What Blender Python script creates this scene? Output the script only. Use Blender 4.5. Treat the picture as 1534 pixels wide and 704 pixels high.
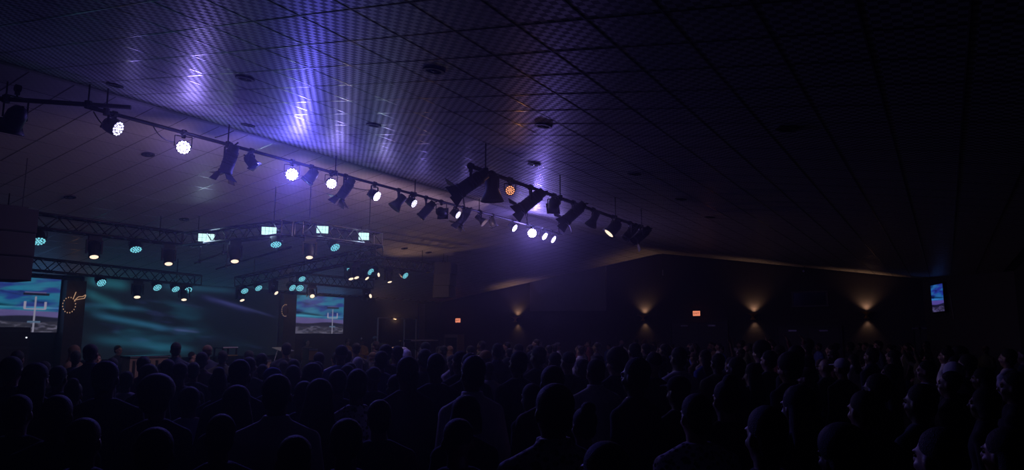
import bpy, bmesh, math, random
import numpy as np
from mathutils import Vector, Matrix, Quaternion
for o in list(bpy.data.objects): bpy.data.objects.remove(o)
S = bpy.context.scene
COL = S.collection
PI = math.pi
rnd = random.Random(7)

# ------------------------------------------------------------------ camera
CZ = 1.95                                   # eye height over the hall floor
F_PX, PITCH, ROLL, YAW = 1059.83, 0.1417, 0.0014, 0.5462
_f = Vector((-math.sin(YAW)*math.cos(PITCH), math.cos(YAW)*math.cos(PITCH), math.sin(PITCH)))
_r = Vector((math.cos(YAW), math.sin(YAW), 0))
_u = _r.cross(_f)
RIGHT = math.cos(ROLL)*_r + math.sin(ROLL)*_u
UP = -math.sin(ROLL)*_r + math.cos(ROLL)*_u
FWD = _f
EYE = Vector((0, 0, CZ))
cd = bpy.data.cameras.new('camera'); cam = bpy.data.objects.new('camera', cd); COL.objects.link(cam)
cd.sensor_fit = 'HORIZONTAL'; cd.sensor_width = 36; cd.lens = 36*F_PX/1534
cd.clip_start = 0.05; cd.clip_end = 300
cam.matrix_world = Matrix(((RIGHT.x, UP.x, -FWD.x, 0), (RIGHT.y, UP.y, -FWD.y, 0), (RIGHT.z, UP.z, -FWD.z, CZ), (0, 0, 0, 1)))
S.camera = cam
# pixel -> direction; the distance always comes from a wall, truss, pipe or floor
def ray(px, py): return FWD + RIGHT*((px-767)/F_PX) + UP*((352-py)/F_PX)
def atX(px, py, X): d = ray(px, py); return EYE + d*(X/d.x)
def atY(px, py, Y): d = ray(px, py); return EYE + d*(Y/d.y)
def atZ(px, py, Z): d = ray(px, py); return EYE + d*((Z-CZ)/d.z)
def atD(px, py, D): return EYE + ray(px, py)*D
def pix(p):
    q = Vector(p)-EYE; d = q.dot(FWD)
    return 767+F_PX*q.dot(RIGHT)/d, 352-F_PX*q.dot(UP)/d, d

# ------------------------------------------------------------------ world, exposure
S.view_settings.view_transform = 'Standard'; S.view_settings.look = 'None'
S.view_settings.gamma = 1.0; S.view_settings.exposure = 0.0; S.view_settings.use_curve_mapping = False
w = bpy.data.worlds.new('dark_hall'); S.world = w; w.use_nodes = True
w.node_tree.nodes['Background'].inputs[0].default_value = (0.0, 0.0, 0.0, 1)
w.node_tree.nodes['Background'].inputs[1].default_value = 0.0
S.cycles.max_bounces = 5; S.cycles.diffuse_bounces = 3; S.cycles.glossy_bounces = 3
S.cycles.transmission_bounces = 4; S.cycles.transparent_max_bounces = 8; S.cycles.volume_bounces = 0
S.cycles.caustics_reflective = False; S.cycles.caustics_refractive = False
S.cycles.sample_clamp_indirect = 2.0
S.cycles.use_denoising = True

VIOLET = (0.30, 0.21, 1.0); BLUE = (0.13, 0.11, 1.0); CYAN = (0.12, 0.62, 0.85); WARM = (1.0, 0.53, 0.28)
P_LED = 52.0          # watt of a lit violet par
P_LED_DIM = 10.0

# ------------------------------------------------------------------ room numbers (metres, floor at 0)
XR, ZR, SL = -10.614, CZ+3.653, 0.1539        # ridge line and roof slope
XL, XW, YE, YB = -22.916, 1.687, 30.29, -5.0  # stage wall, right wall, gable wall, rear wall
def zc(x): return ZR - SL*abs(x-XR)           # ceiling height

# ------------------------------------------------------------------ helpers
def tag(o, label=None, cat=None, group=None, kind=None):
    if label: o['label'] = label
    if cat: o['category'] = cat
    if group: o['group'] = group
    if kind: o['kind'] = kind
    return o
def empty(name, loc=(0, 0, 0), rz=0, parent=None):
    o = bpy.data.objects.new(name, None); COL.objects.link(o); o.location = loc; o.rotation_euler.z = rz
    o.empty_display_size = .1
    if parent: o.parent = parent
    return o
def link(name, me, parent=None, loc=None, quat=None, scale=None, mat=None):
    o = bpy.data.objects.new(name, me); COL.objects.link(o)
    if parent: o.parent = parent
    if loc is not None: o.location = loc
    if quat is not None: o.rotation_mode = 'QUATERNION'; o.rotation_quaternion = quat
    if scale is not None: o.scale = scale
    if mat is not None:
        o.material_slots[0].link = 'OBJECT'; o.material_slots[0].material = mat
    return o
class MB:
    def __init__(s): s.v = []; s.f = []
    def add(s, vs, fs):
        k = len(s.v); s.v += [tuple(x) for x in vs]; s.f += [tuple(i+k for i in f) for f in fs]; return s
    def box(s, c, d, q=None):
        c = Vector(c); vs = []
        for i in range(8):
            p = Vector(((i & 1)-.5, ((i >> 1) & 1)-.5, ((i >> 2) & 1)-.5)); p = Vector((p.x*d[0], p.y*d[1], p.z*d[2]))
            if q is not None: p = q @ p
            vs.append(c+p)
        return s.add(vs, [(0, 2, 3, 1), (4, 5, 7, 6), (0, 1, 5, 4), (2, 6, 7, 3), (0, 4, 6, 2), (1, 3, 7, 5)])
    def tube(s, p0, p1, r0, r1=None, n=10, cap=True):
        p0, p1 = Vector(p0), Vector(p1); r1 = r0 if r1 is None else r1
        q = (p1-p0).to_track_quat('Z', 'Y'); vs = []
        for p, r in ((p0, r0), (p1, r1)):
            for i in range(n):
                a = 2*PI*i/n; vs.append(p + q @ Vector((r*math.cos(a), r*math.sin(a), 0)))
        fs = [(i, (i+1) % n, n+(i+1) % n, n+i) for i in range(n)]
        if cap: fs += [tuple(range(n-1, -1, -1)), tuple(range(n, 2*n))]
        return s.add(vs, fs)
    def path(s, pts, r, n=6):
        for a, b in zip(pts, pts[1:]): s.tube(a, b, r, n=n)
        return s
    def lathe(s, prof, n=20, c=(0, 0, 0), q=None):       # prof: (radius, z) from end to end, closed by caps
        vs = []
        for r, z in prof:
            for i in range(n):
                a = 2*PI*i/n; p = Vector((r*math.cos(a), r*math.sin(a), z))
                if q is not None: p = q @ p
                vs.append(p+Vector(c))
        m = len(prof); fs = []
        for j in range(m-1):
            for i in range(n): fs.append((j*n+i, j*n+(i+1) % n, (j+1)*n+(i+1) % n, (j+1)*n+i))
        fs += [tuple(range(n-1, -1, -1)), tuple(range((m-1)*n, m*n))]
        return s.add(vs, fs)
    def ell(s, c, r, n=12, q=None):
        prof = [(max(1e-4, math.sin(PI*k/n)), -math.cos(PI*k/n)) for k in range(n+1)]; vs = []; m = n+4
        for a, z in prof:
            for i in range(m):
                t = 2*PI*i/m; p = Vector((a*math.cos(t)*r[0], a*math.sin(t)*r[1], z*r[2]))
                if q is not None: p = q @ p
                vs.append(p+Vector(c))
        fs = []
        for j in range(n):
            for i in range(m): fs.append((j*m+i, j*m+(i+1) % m, (j+1)*m+(i+1) % m, (j+1)*m+i))
        return s.add(vs, fs)
    def rings(s, rs, n=20):                              # rs: (z, rx, ry, cx, cy)
        vs = []
        for z, rx, ry, cx, cy in rs:
            for i in range(n):
                a = 2*PI*i/n; vs.append((cx+rx*math.cos(a), cy+ry*math.sin(a), z))
        m = len(rs); fs = []
        for j in range(m-1):
            for i in range(n): fs.append((j*n+i, j*n+(i+1) % n, (j+1)*n+(i+1) % n, (j+1)*n+i))
        fs += [tuple(range(n-1, -1, -1)), tuple(range((m-1)*n, m*n))]
        return s.add(vs, fs)
    def mesh(s, name, mat, smooth=False):
        me = bpy.data.meshes.new(name); me.from_pydata(s.v, [], s.f); me.update()
        me.materials.append(mat)
        if smooth:
            me.polygons.foreach_set('use_smooth', [len(p.vertices) < 6 for p in me.polygons])
        return me
    def build(s, name, mat, parent=None, loc=None, quat=None, smooth=False):
        return link(name, s.mesh(name, mat, smooth), parent, loc, quat)

# ------------------------------------------------------------------ materials
def mat(name, col, rough=.6, metal=0., spec=.5, noise=None, bump=None):
    m = bpy.data.materials.new(name); m.use_nodes = True; nt = m.node_tree
    b = nt.nodes['Principled BSDF']; b.inputs['Base Color'].default_value = (*col, 1)
    b.inputs['Roughness'].default_value = rough; b.inputs['Metallic'].default_value = metal
    b.inputs['Specular IOR Level'].default_value = spec
    if noise or bump:
        tc = nt.nodes.new('ShaderNodeTexCoord'); n = nt.nodes.new('ShaderNodeTexNoise')
        sc = (noise or bump)[0]; n.inputs['Scale'].default_value = sc; n.inputs['Detail'].default_value = 3
        nt.links.new(tc.outputs['Object'], n.inputs['Vector'])
        if noise:
            mx = nt.nodes.new('ShaderNodeMix'); mx.data_type = 'RGBA'
            a = noise[1]; mx.inputs['A'].default_value = (*[c*(1-a) for c in col], 1); mx.inputs['B'].default_value = (*[min(1, c*(1+a)) for c in col], 1)
            nt.links.new(n.outputs['Fac'], mx.inputs['Factor']); nt.links.new(mx.outputs['Result'], b.inputs['Base Color'])
        if bump:
            bp = nt.nodes.new('ShaderNodeBump'); bp.inputs['Strength'].default_value = bump[1]; bp.inputs['Distance'].default_value = .01
            nt.links.new(n.outputs['Fac'], bp.inputs['Height']); nt.links.new(bp.outputs['Normal'], b.inputs['Normal'])
    return m
def emit(name, col, strength, sample=True):
    m = bpy.data.materials.new(name); m.use_nodes = True; nt = m.node_tree
    nt.nodes.remove(nt.nodes['Principled BSDF'])
    e = nt.nodes.new('ShaderNodeEmission'); e.inputs[0].default_value = (*col, 1); e.inputs[1].default_value = strength
    nt.links.new(e.outputs[0], nt.nodes['Material Output'].inputs[0])
    if not sample: m.cycles.emission_sampling = 'NONE'
    return m
def tile_mat(name, check, c0, c1, r0, r1):
    m = bpy.data.materials.new(name); m.use_nodes = True; nt = m.node_tree; b = nt.nodes['Principled BSDF']
    at = nt.nodes.new('ShaderNodeAttribute'); at.attribute_name = 'tile_uv'
    ch = nt.nodes.new('ShaderNodeTexChecker'); ch.inputs['Scale'].default_value = check
    nt.links.new(at.outputs['Vector'], ch.inputs['Vector'])
    mx = nt.nodes.new('ShaderNodeMix'); mx.data_type = 'RGBA'
    mx.inputs['A'].default_value = (*c0, 1); mx.inputs['B'].default_value = (*c1, 1)
    nt.links.new(ch.outputs['Fac'], mx.inputs['Factor']); nt.links.new(mx.outputs['Result'], b.inputs['Base Color'])
    mr = nt.nodes.new('ShaderNodeMapRange'); mr.inputs['To Min'].default_value = r0; mr.inputs['To Max'].default_value = r1
    nt.links.new(ch.outputs['Fac'], mr.inputs['Value']); nt.links.new(mr.outputs['Result'], b.inputs['Roughness'])
    ns = nt.nodes.new('ShaderNodeTexNoise'); ns.inputs['Scale'].default_value = 30; nt.links.new(at.outputs['Vector'], ns.inputs['Vector'])
    bp = nt.nodes.new('ShaderNodeBump'); bp.inputs['Strength'].default_value = .25; bp.inputs['Distance'].default_value = .004
    nt.links.new(ns.outputs['Fac'], bp.inputs['Height']); nt.links.new(bp.outputs['Normal'], b.inputs['Normal'])
    b.inputs['Specular IOR Level'].default_value = .85
    return m
M = {}
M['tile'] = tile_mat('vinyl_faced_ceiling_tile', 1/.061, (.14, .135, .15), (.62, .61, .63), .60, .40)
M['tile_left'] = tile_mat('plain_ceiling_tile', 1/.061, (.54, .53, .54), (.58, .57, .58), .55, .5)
M['trim'] = mat('matt_ridge_trim', (.45, .44, .45), .7)
M['slab'] = mat('ceiling_deck', (.05, .05, .05), .9)
M['tee'] = mat('painted_metal_tee', (.26, .26, .27), .2, .2, .9)
M['carpet'] = mat('dark_carpet', (.02, .02, .024), .95, noise=(60, .4))
M['black_wall'] = mat('black_painted_wall', (.012, .012, .015), .85, noise=(5, .3))
M['end_wall'] = mat('dark_slate_painted_wall', (.045, .042, .05), .8, noise=(4, .2))
M['grey_wall'] = mat('grey_painted_wall', (.16, .155, .165), .8, noise=(4, .15))
M['column'] = mat('brown_painted_column', (.07, .055, .05), .75, noise=(8, .3))
M['black'] = mat('black_powder_coat', (.008, .008, .0095), .5, .0, .3, noise=(40, .3))
M['truss'] = mat('black_truss_tube', (.03, .03, .035), .35, .5, noise=(30, .2))
M['cable'] = mat('black_cable', (.01, .01, .01), .6)
M['steel'] = mat('dull_steel', (.35, .35, .37), .35, .9, noise=(25, .2))
M['lens_dark'] = mat('unlit_lens', (.03, .03, .05), .08, 0, 1.0)
M['door'] = mat('grey_door_paint', (.075, .07, .075), .6, noise=(6, .2))
M['frame'] = mat('dark_door_frame', (.03, .03, .032), .5)
M['cabinet'] = mat('black_speaker_cabinet', (.016, .016, .02), .7, noise=(60, .3))
M['grille'] = mat('black_speaker_grille', (.012, .012, .014), .5, .4, bump=(200, .5))
M['gold'] = mat('brass_metal', (.75, .5, .18), .3, .9)
M['cymbal'] = mat('bronze_cymbal', (.8, .6, .25), .25, 1.0)
M['tan'] = mat('tan_covered_wood', (.30, .22, .15), .7, noise=(12, .2))
M['glossblack'] = mat('gloss_black_lacquer', (.012, .012, .012), .12)
M['white_plastic'] = mat('white_plastic', (.75, .74, .72), .4)
M['stage'] = mat('black_stage_deck', (.02, .02, .022), .5, noise=(10, .3))
gl = bpy.data.materials.new('clear_acrylic'); gl.use_nodes = True
b = gl.node_tree.nodes['Principled BSDF']; b.inputs['Transmission Weight'].default_value = 1; b.inputs['Roughness'].default_value = .02; b.inputs['IOR'].default_value = 1.02
M['glass'] = gl
M['e_violet'] = emit('violet_led_emitter', (.62, .55, 1.0), 26, False)
M['e_violet_dim'] = emit('dim_violet_led_emitter', (.72, .68, 1.0), 2.2, False)
M['e_cyan'] = emit('cyan_led_emitter', (.18, .62, .75), 1.15, False)
M['e_warm'] = emit('warm_lamp_emitter', (1.0, .78, .58), 1.3, False)
M['e_panel'] = emit('white_cyan_panel_emitter', (.62, 1.0, .98), 1.15, False)
M['e_orange'] = emit('orange_lamp_emitter', (1.0, .36, .18), 1.4, False)
M['e_exit'] = emit('exit_sign_red', (1.0, .30, .17), .9, False)
M['e_sconce'] = emit('sconce_bulb', (1.0, .62, .34), 1.6, False)
M['e_wreath'] = emit('wreath_bulb', (1.0, .58, .34), .42, False)
M['e_dot'] = emit('small_white_indicator', (.9, .9, 1.0), 1.2, False)
def lamp(kind, name, loc, aim, power, col, size=.1, angle=160, blend=1.0, parent=None):
    l = bpy.data.lights.new(name, kind); l.energy = power; l.color = col
    if kind == 'SPOT': l.spot_size = math.radians(angle); l.spot_blend = blend; l.shadow_soft_size = size
    elif kind == 'AREA': l.shape = 'DISK'; l.size = size; l.spread = math.radians(angle)
    else: l.shadow_soft_size = size
    o = bpy.data.objects.new(name, l); COL.objects.link(o); o.location = loc
    if aim is not None:
        o.rotation_mode = 'QUATERNION'; o.rotation_quaternion = (-Vector(aim)).to_track_quat('Z', 'Y')
    if parent: o.parent = parent
    return o

# ------------------------------------------------------------------ room shell
def quad(name, pts, m, kind='structure', parent=None, thick=None):
    mb = MB(); n = (Vector(pts[1])-Vector(pts[0])).cross(Vector(pts[2])-Vector(pts[0])).normalized()
    t = thick or .15; k = len(pts)
    mb.add([Vector(p) for p in pts]+[Vector(p)-n*t for p in pts],
           [tuple(range(k)), tuple(range(2*k-1, k-1, -1))]+[(i, k+i, k+(i+1) % k, (i+1) % k) for i in range(k)])
    o = mb.build(name, m, parent)
    if kind: o['kind'] = kind
    return o
floor = quad('floor', [(XL, YB, 0), (XW, YB, 0), (XW, YE, 0), (XL, YE, 0)], M['carpet'])
tag(floor, 'dark carpeted hall floor under the crowd', 'floor')
wl = quad('wall_left', [(XL, YB, 0), (XL, YE, 0), (XL, YE, zc(XL)), (XL, YB, zc(XL))], M['black_wall'])
tag(wl, 'black wall behind the stage carrying the video screens', 'wall')
we = quad('wall_end', [(XL, YE, 0), (XW, YE, 0), (XW, YE, zc(XW)), (XR, YE, ZR), (XL, YE, zc(XL))], M['end_wall'])
tag(we, 'dark gable wall with the sconces and exit doors', 'wall')
wr = quad('wall_right', [(XW, YE, 0), (XW, YB, 0), (XW, YB, zc(XW)), (XW, YE, zc(XW))], M['black_wall'])
tag(wr, 'unlit dark side wall opposite the stage', 'wall')
wb = quad('wall_back', [(XW, YB, 0), (XL, YB, 0), (XL, YB, zc(XL)), (XR, YB, ZR), (XW, YB, zc(XW))], M['black_wall'])
tag(wb, 'dark rear gable wall of the hall', 'wall')
D0, D1 = Vector((-.62, YE, 0)), Vector((XW, 23.4, 0))
wc = quad('wall_corner', [D0, D1, (D1.x, D1.y, zc(D1.x)), (D0.x, D0.y, zc(D0.x))], M['end_wall'])
tag(wc, 'dark diagonal corner wall carrying the small screen', 'wall')
# pale painted panel on the gable wall, next to the stage side
pw = quad('wall_panel', [(-17.33, YE-.09, 3.15), (-13.28, YE-.09, 3.1), (-13.28, YE-.09, zc(-13.28)-.01), (-17.33, YE-.09, zc(-17.33)-.01)], M['grey_wall'], thick=.09)
tag(pw, 'pale grey wall panel high on the gable wall', 'wall')
nb = MB(); nb.box((XL+.05, 28.7, 1.8), (.1, .45, 3.55)); nb = nb.build('wall_panel', M['grey_wall']); nb['kind'] = 'structure'
tag(nb, 'pale grey wall strip beside the drum shield', 'wall')

# ------------------------------------------------------------------ ceiling: deck, tee bars, tiles
W = .61; CM = 1/math.hypot(1, SL); LEN_R = (XW-XR)/CM; LEN_L = (XR-XL)/CM
ceil = MB()
for sgn, xe in ((1, XW), (-1, XL)):
    p = [(XR, YB, ZR+.05), (xe, YB, zc(xe)+.05), (xe, YE, zc(xe)+.05), (XR, YE, ZR+.05)]
    ceil.add(p+[(a, b_, c+.12) for a, b_, c in p], [(0, 1, 2, 3), (7, 6, 5, 4), (0, 4, 5, 1), (1, 5, 6, 2), (2, 6, 7, 3), (3, 7, 4, 0)])
ceil = ceil.build('ceiling', M['slab']); tag(ceil, 'low pitched suspended tile ceiling with a central ridge', 'ceiling', kind='structure')
def slope(side, s, y, d=0):       # point s metres down the slope from the ridge, d metres under it
    return Vector((XR+side*s*CM, y, ZR-SL*CM*s-d))
S0 = 3.6889 % W; Y0 = 3.3622 % W
tilem = {}
def tile_mesh(side):
    q = Vector((0, 1, 0)); h = W/2-.0072
    ax = Vector((side*CM, 0, -SL*CM)); n = Vector((side*SL*CM, 0, CM))      # n points up
    vs = []
    for a, bb, c in ((-1, -1, 0), (1, -1, 0), (1, 1, 0), (-1, 1, 0), (-1, -1, 1), (1, -1, 1), (1, 1, 1), (-1, 1, 1)):
        vs.append(ax*(a*h)+q*(bb*h)+n*(.001+c*.015))
    fs = [(0, 1, 2, 3), (7, 6, 5, 4), (0, 4, 5, 1), (1, 5, 6, 2), (2, 6, 7, 3), (3, 7, 4, 0)]
    return vs, fs, [(a*h+W/2, bb*h+W/2, .03) for a, bb in ((-1, -1), (1, -1), (1, 1), (-1, 1))*2]
def tile_attr(me, uv):
    a = me.attributes.new('tile_uv', 'FLOAT_VECTOR', 'POINT'); a.data.foreach_set('vector', np.array(uv, 'f').ravel())
cells = []
for side, L in ((1, LEN_R), (-1, LEN_L)):
    ns = int(L/W); ny = int((YE-YB)/W)
    ys = Y0+math.floor((YB-Y0)/W)*W
    for j in range(ny+2):
        y0, y1 = ys+j*W, ys+(j+1)*W
        if y0 < YB-.01 or y1 > YE+.01: continue
        k = 0
        s0 = S0-W if side == 1 else 0
        while s0+k*W < L-.05:
            a = s0+k*W; k += 1
            if a < -.02 or a+W > L+.01: continue
            c = slope(side, a+W/2, y0+W/2); px, py, dd = pix(c)
            vis = dd > .5 and -60 < px < 1594 and -80 < py < 704
            area = 0
            if vis:
                P = [pix(slope(side, a+u, y0+v_)) for u, v_ in ((0, 0), (W, 0), (W, W), (0, W))]
                area = abs(sum(P[i][0]*P[(i+1) % 4][1]-P[(i+1) % 4][0]*P[i][1] for i in range(4)))/2 if min(p[2] for p in P) > .5 else 0
            cells.append((area, side, c))
cells.sort(key=lambda t: -t[0])
for side in (1, -1):
    vs, fs, uv = tile_mesh(side)
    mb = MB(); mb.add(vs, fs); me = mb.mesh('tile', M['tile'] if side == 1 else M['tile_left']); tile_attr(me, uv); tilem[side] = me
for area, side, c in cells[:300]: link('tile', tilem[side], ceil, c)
for side in (1, -1):
    vs, fs, uv = tile_mesh(side); mb = MB(); U = []
    for area, sd, c in cells[300:]:
        if sd == side: mb.add([Vector(v)+c for v in vs], fs); U += uv
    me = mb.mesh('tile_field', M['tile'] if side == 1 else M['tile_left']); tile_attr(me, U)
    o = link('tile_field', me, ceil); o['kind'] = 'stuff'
def bar_mesh(name, length, axis):
    return None
for side, L in ((1, LEN_R), (-1, LEN_L)):
    ax = Vector((side*CM, 0, -SL*CM)); n = Vector((side*SL*CM, 0, CM))
    def strip(a, bdir, length, wdir, nm):
        mb = MB(); q0 = a; q1 = a+bdir*length; hw = .0068
        vs = [q0-wdir*hw-n*.0015, q1-wdir*hw-n*.0015, q1+wdir*hw-n*.0015, q0+wdir*hw-n*.0015,
              q0-wdir*hw+n*.02, q1-wdir*hw+n*.02, q1+wdir*hw+n*.02, q0+wdir*hw+n*.02]
        mb.add(vs, [(0, 1, 2, 3), (7, 6, 5, 4), (0, 4, 5, 1), (1, 5, 6, 2), (2, 6, 7, 3), (3, 7, 4, 0)])
        mb.build(nm, M['tee'], ceil)
    s = S0 if side == 1 else 0.0
    while s < L:
        if s > .03: strip(slope(side, s, YB), Vector((0, 1, 0)), YE-YB, ax, 'main_runner')
        s += W
    y = Y0+math.floor((YB-Y0)/W+1)*W
    while y < YE-.05:
        strip(slope(side, .03, y, .0), ax, L-.05, Vector((0, 1, 0)), 'cross_tee'); y += W
mb = MB(); mb.box((XR, (YB+YE)/2, ZR-.004), (.10, YE-YB, .03)); mb.build('ridge_trim', M['trim'], ceil)
# recessed cans (dark rings), each on its own tile
def downlight(px, py, side, r=.10):
    n = Vector((side*SL, 0, 1)); dd = ray(px, py)
    t = (ZR-CZ+side*SL*XR)/(dd.z+side*SL*dd.x); p = EYE+dd*t
    q = Vector((side*SL*CM, 0, CM)).to_track_quat('Z', 'Y')
    t_ = empty('recessed_downlight', p); t_.rotation_mode = 'QUATERNION'; t_.rotation_quaternion = q
    tag(t_, 'black ringed recessed can light, unlit, in the tile ceiling', 'ceiling light', 'recessed cans in the ceiling')
    mb = MB(); nn = 24; ri, ro = r*.78, r*1.15; vs = []
    for k in range(nn):
        a = 2*PI*k/nn; c, s_ = math.cos(a), math.sin(a)
        vs += [(ro*c, ro*s_, -.002), (ro*c, ro*s_, -.016), (ri*c, ri*s_, -.016), (ri*c, ri*s_, .006)]
    fs = []
    for k in range(nn):
        a, b2 = 4*k, 4*((k+1) % nn)
        fs += [(a, b2, b2+1, a+1), (a+1, b2+1, b2+2, a+2), (a+2, b2+2, b2+3, a+3)]
    mb.add(vs, fs); mb.build('trim_ring', M['black'], t_, smooth=False)
    mb = MB(); mb.lathe([(r*.76, -.004), (r*.76, .003), (r*.4, .006)], 20); mb.build('baffle', M['slab'], t_)
    mb = MB(); mb.ell((0, 0, -.008), (r*.32, r*.32, .01), 8); mb.build('bulb', M['lens_dark'], t_, smooth=True)
for p in [(650, 105), (367, 117), (814, 188), (560, 187), (950, 260), (1020, 298), (1063, 325), (1178, 192), (172, 127), (372, 187), (800, 246)]:
    downlight(*p, 1)
for p in [(222, 231), (105, 295), (276, 328), (606, 372), (642, 378)]: downlight(*p, -1)

# ------------------------------------------------------------------ gable wall fittings
def double_door(n, px0, px1, pytop, Y=YE):
    a = atY(px0, pytop, Y); b2 = atY(px1, pytop, Y); w_ = b2.x-a.x; h = max(2.2, a.z); cx = (a.x+b2.x)/2
    t = empty('door_%d' % n, (cx, Y, 0)); tag(t, ['', 'grey double door below the lit exit sign on the gable wall', 'grey double door between two sconces on the gable wall', 'narrow grey door on the gable wall by the corner screen'][n], 'door', kind='structure')
    mb = MB(); mb.box((-w_/2-.04, -.05, h/2), (.08, .1, h)).box((w_/2+.04, -.05, h/2), (.08, .1, h)).box((0, -.05, h+.04), (w_+.16, .1, .08)); mb.build('door_frame', M['frame'], t)
    for s in (-1, 1):
        lw = w_/2-.02
        mb = MB(); mb.box((0, 0, h/2), (lw, .05, h-.02)); lf = mb.build('door_leaf', M['door'], t, (s*w_/4, -.035, 0))
        mb = MB(); mb.box((0, -.06, 1.05), (lw*.8, .06, .07)); mb.build('push_bar', M['steel'], lf)
        mb = MB(); mb.box((0, -.045, h-.12), (.3, .05, .06)); mb.build('door_closer', M['steel'], lf)
double_door(1, 1006, 1088, 484); double_door(2, 1165, 1258, 491)
double_door(3, 1368, 1388, 487)
def sconce(px, py):
    p = atY(px, py, YE); p.z = CZ+.78
    t = empty('wall_sconce', (p.x, YE, p.z)); tag(t, 'lit bronze up and down wall sconce on the gable wall', 'wall lamp', 'sconces along the gable wall')
    mb = MB(); mb.box((0, -.012, 0), (.1, .024, .26)); mb.build('backplate', M['black'], t)
    mb = MB(); mb.tube((0, -.02, 0), (0, -.13, 0), .02); mb.build('arm', M['black'], t)
    mb = MB(); mb.lathe([(.035, .0), (.05, .03), (.13, .10), (.25, .145), (.255, .15), (.24, .148), (.12, .108), (.04, .05)], 24); us = mb.build('upper_shade', M['gold'], t, (0, -.27, .0), smooth=True)
    mb = MB(); mb.lathe([(.035, .0), (.06, -.03), (.10, -.09), (.115, -.11), (.10, -.105), (.05, -.05)], 24); ls = mb.build('lower_shade', M['gold'], t, (0, -.27, 0), smooth=True)
    mb = MB(); mb.ell((0, 0, .085), (.07, .07, .035), 10); mb.build('bulb', M['e_sconce'], us, smooth=True)
    mb = MB(); mb.ell((0, 0, -.075), (.055, .055, .03), 10); mb.build('bulb', M['e_sconce'], ls, smooth=True)
    lamp('SPOT', 'sconce_up_light', (0, -.13, .17), (0, .04, 1), 22, WARM, .05, 118, .9, t)
    lamp('SPOT', 'sconce_down_light', (0, -.11, -.14), (0, .08, -1), 6.5, WARM, .04, 95, .9, t)
for p in [(776, 485), (966.5, 478.5), (1130, 473.5), (1298.5, 468)]: sconce(*p)
def text_mesh(txt, size, m, name):
    c = bpy.data.curves.new(name, 'FONT'); c.body = txt; c.size = size; c.align_x = 'CENTER'; c.align_y = 'CENTER'; c.extrude = .003
    o = bpy.data.objects.new(name, c); COL.objects.link(o); dg = bpy.context.evaluated_depsgraph_get()
    me = bpy.data.meshes.new_from_object(o.evaluated_get(dg)); bpy.data.objects.remove(o); me.materials.clear(); me.materials.append(m); return me
def exit_sign(px, py, label):
    p = atY(px, py, YE); t = empty('exit_sign', (p.x, YE, p.z)); tag(t, label, 'exit sign')
    mb = MB(); mb.box((0, -.03, 0), (.36, .06, .26)); mb.build('housing', M['black'], t)
    mb = MB(); mb.box((0, -.064, 0), (.31, .008, .21)); f = mb.build('face', M['e_exit'], t)
    me = text_mesh('EXIT', .12, M['e_exitxt'], 'lettering')
    o = link('lettering', me, f, (0, -.070, 0)); o.rotation_euler = (PI/2, 0, 0)
    lamp('POINT', 'exit_glow', (0, -.15, 0), None, .25, (1, .2, .1), .02, parent=t)
M['e_exitxt'] = mat('dark_exit_letters', (.12, .02, .015), .5)
exit_sign(687, 480, 'glowing red exit sign on the gable wall beside the drum shield')
exit_sign(1044, 469.5, 'glowing red exit sign above the grey double door')
# control window high on the gable wall
a = atY(1187, 438, YE); b2 = atY(1240, 458, YE)
t = empty('window_1', ((a.x+b2.x)/2, YE, (a.z+b2.z)/2)); tag(t, 'dark shuttered window high on the gable wall', 'window', kind='structure')
ww, hh = b2.x-a.x, a.z-b2.z
mb = MB(); mb.box((0, -.03, hh/2), (ww+.1, .06, .06)).box((0, -.03, -hh/2), (ww+.1, .06, .06)).box((-ww/2, -.03, 0), (.06, .06, hh)).box((ww/2, -.03, 0), (.06, .06, hh)); mb.build('window_frame', M['grey_wall'], t)
mb = MB(); mb.box((0, -.012, 0), (ww, .02, hh)); mb.build('pane', M['lens_dark'], t)
# things hanging near the ridge
p = atY(993, 410, YE-.6); t = empty('hanging_microphone', (p.x, p.y, p.z)); tag(t, 'slim microphone hanging on a cable below the ridge end', 'microphone')
mb = MB(); mb.tube((0, 0, .16), (0, 0, zc(p.x)-p.z+.03), .006, n=6); mb.build('cable', M['cable'], t)
mb = MB(); mb.lathe([(.012, .18), (.02, .16), (.02, .03), (.03, .0), (.03, -.05), (.015, -.08)], 12); mb.build('capsule', M['steel'], t, smooth=True)
p = atY(1205, 402, YE-.5); t = empty('ceiling_camera', (p.x, p.y, zc(p.x))); tag(t, 'small dark camera on a bracket under the ceiling edge', 'camera')
mb = MB(); mb.tube((0, 0, .02), (0, 0, -.14), .02); mb.build('bracket', M['black'], t)
mb = MB(); mb.box((0, -.05, -.2), (.12, .26, .12)); bd = mb.build('camera_body', M['black'], t)
mb = MB(); mb.lathe([(.04, 0), (.045, .05), (.03, .055)], 14, (0, -.18, -.2), Vector((0, -1, 0)).to_track_quat('Z', 'Y')); mb.build('lens', M['steel'], bd)

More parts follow.
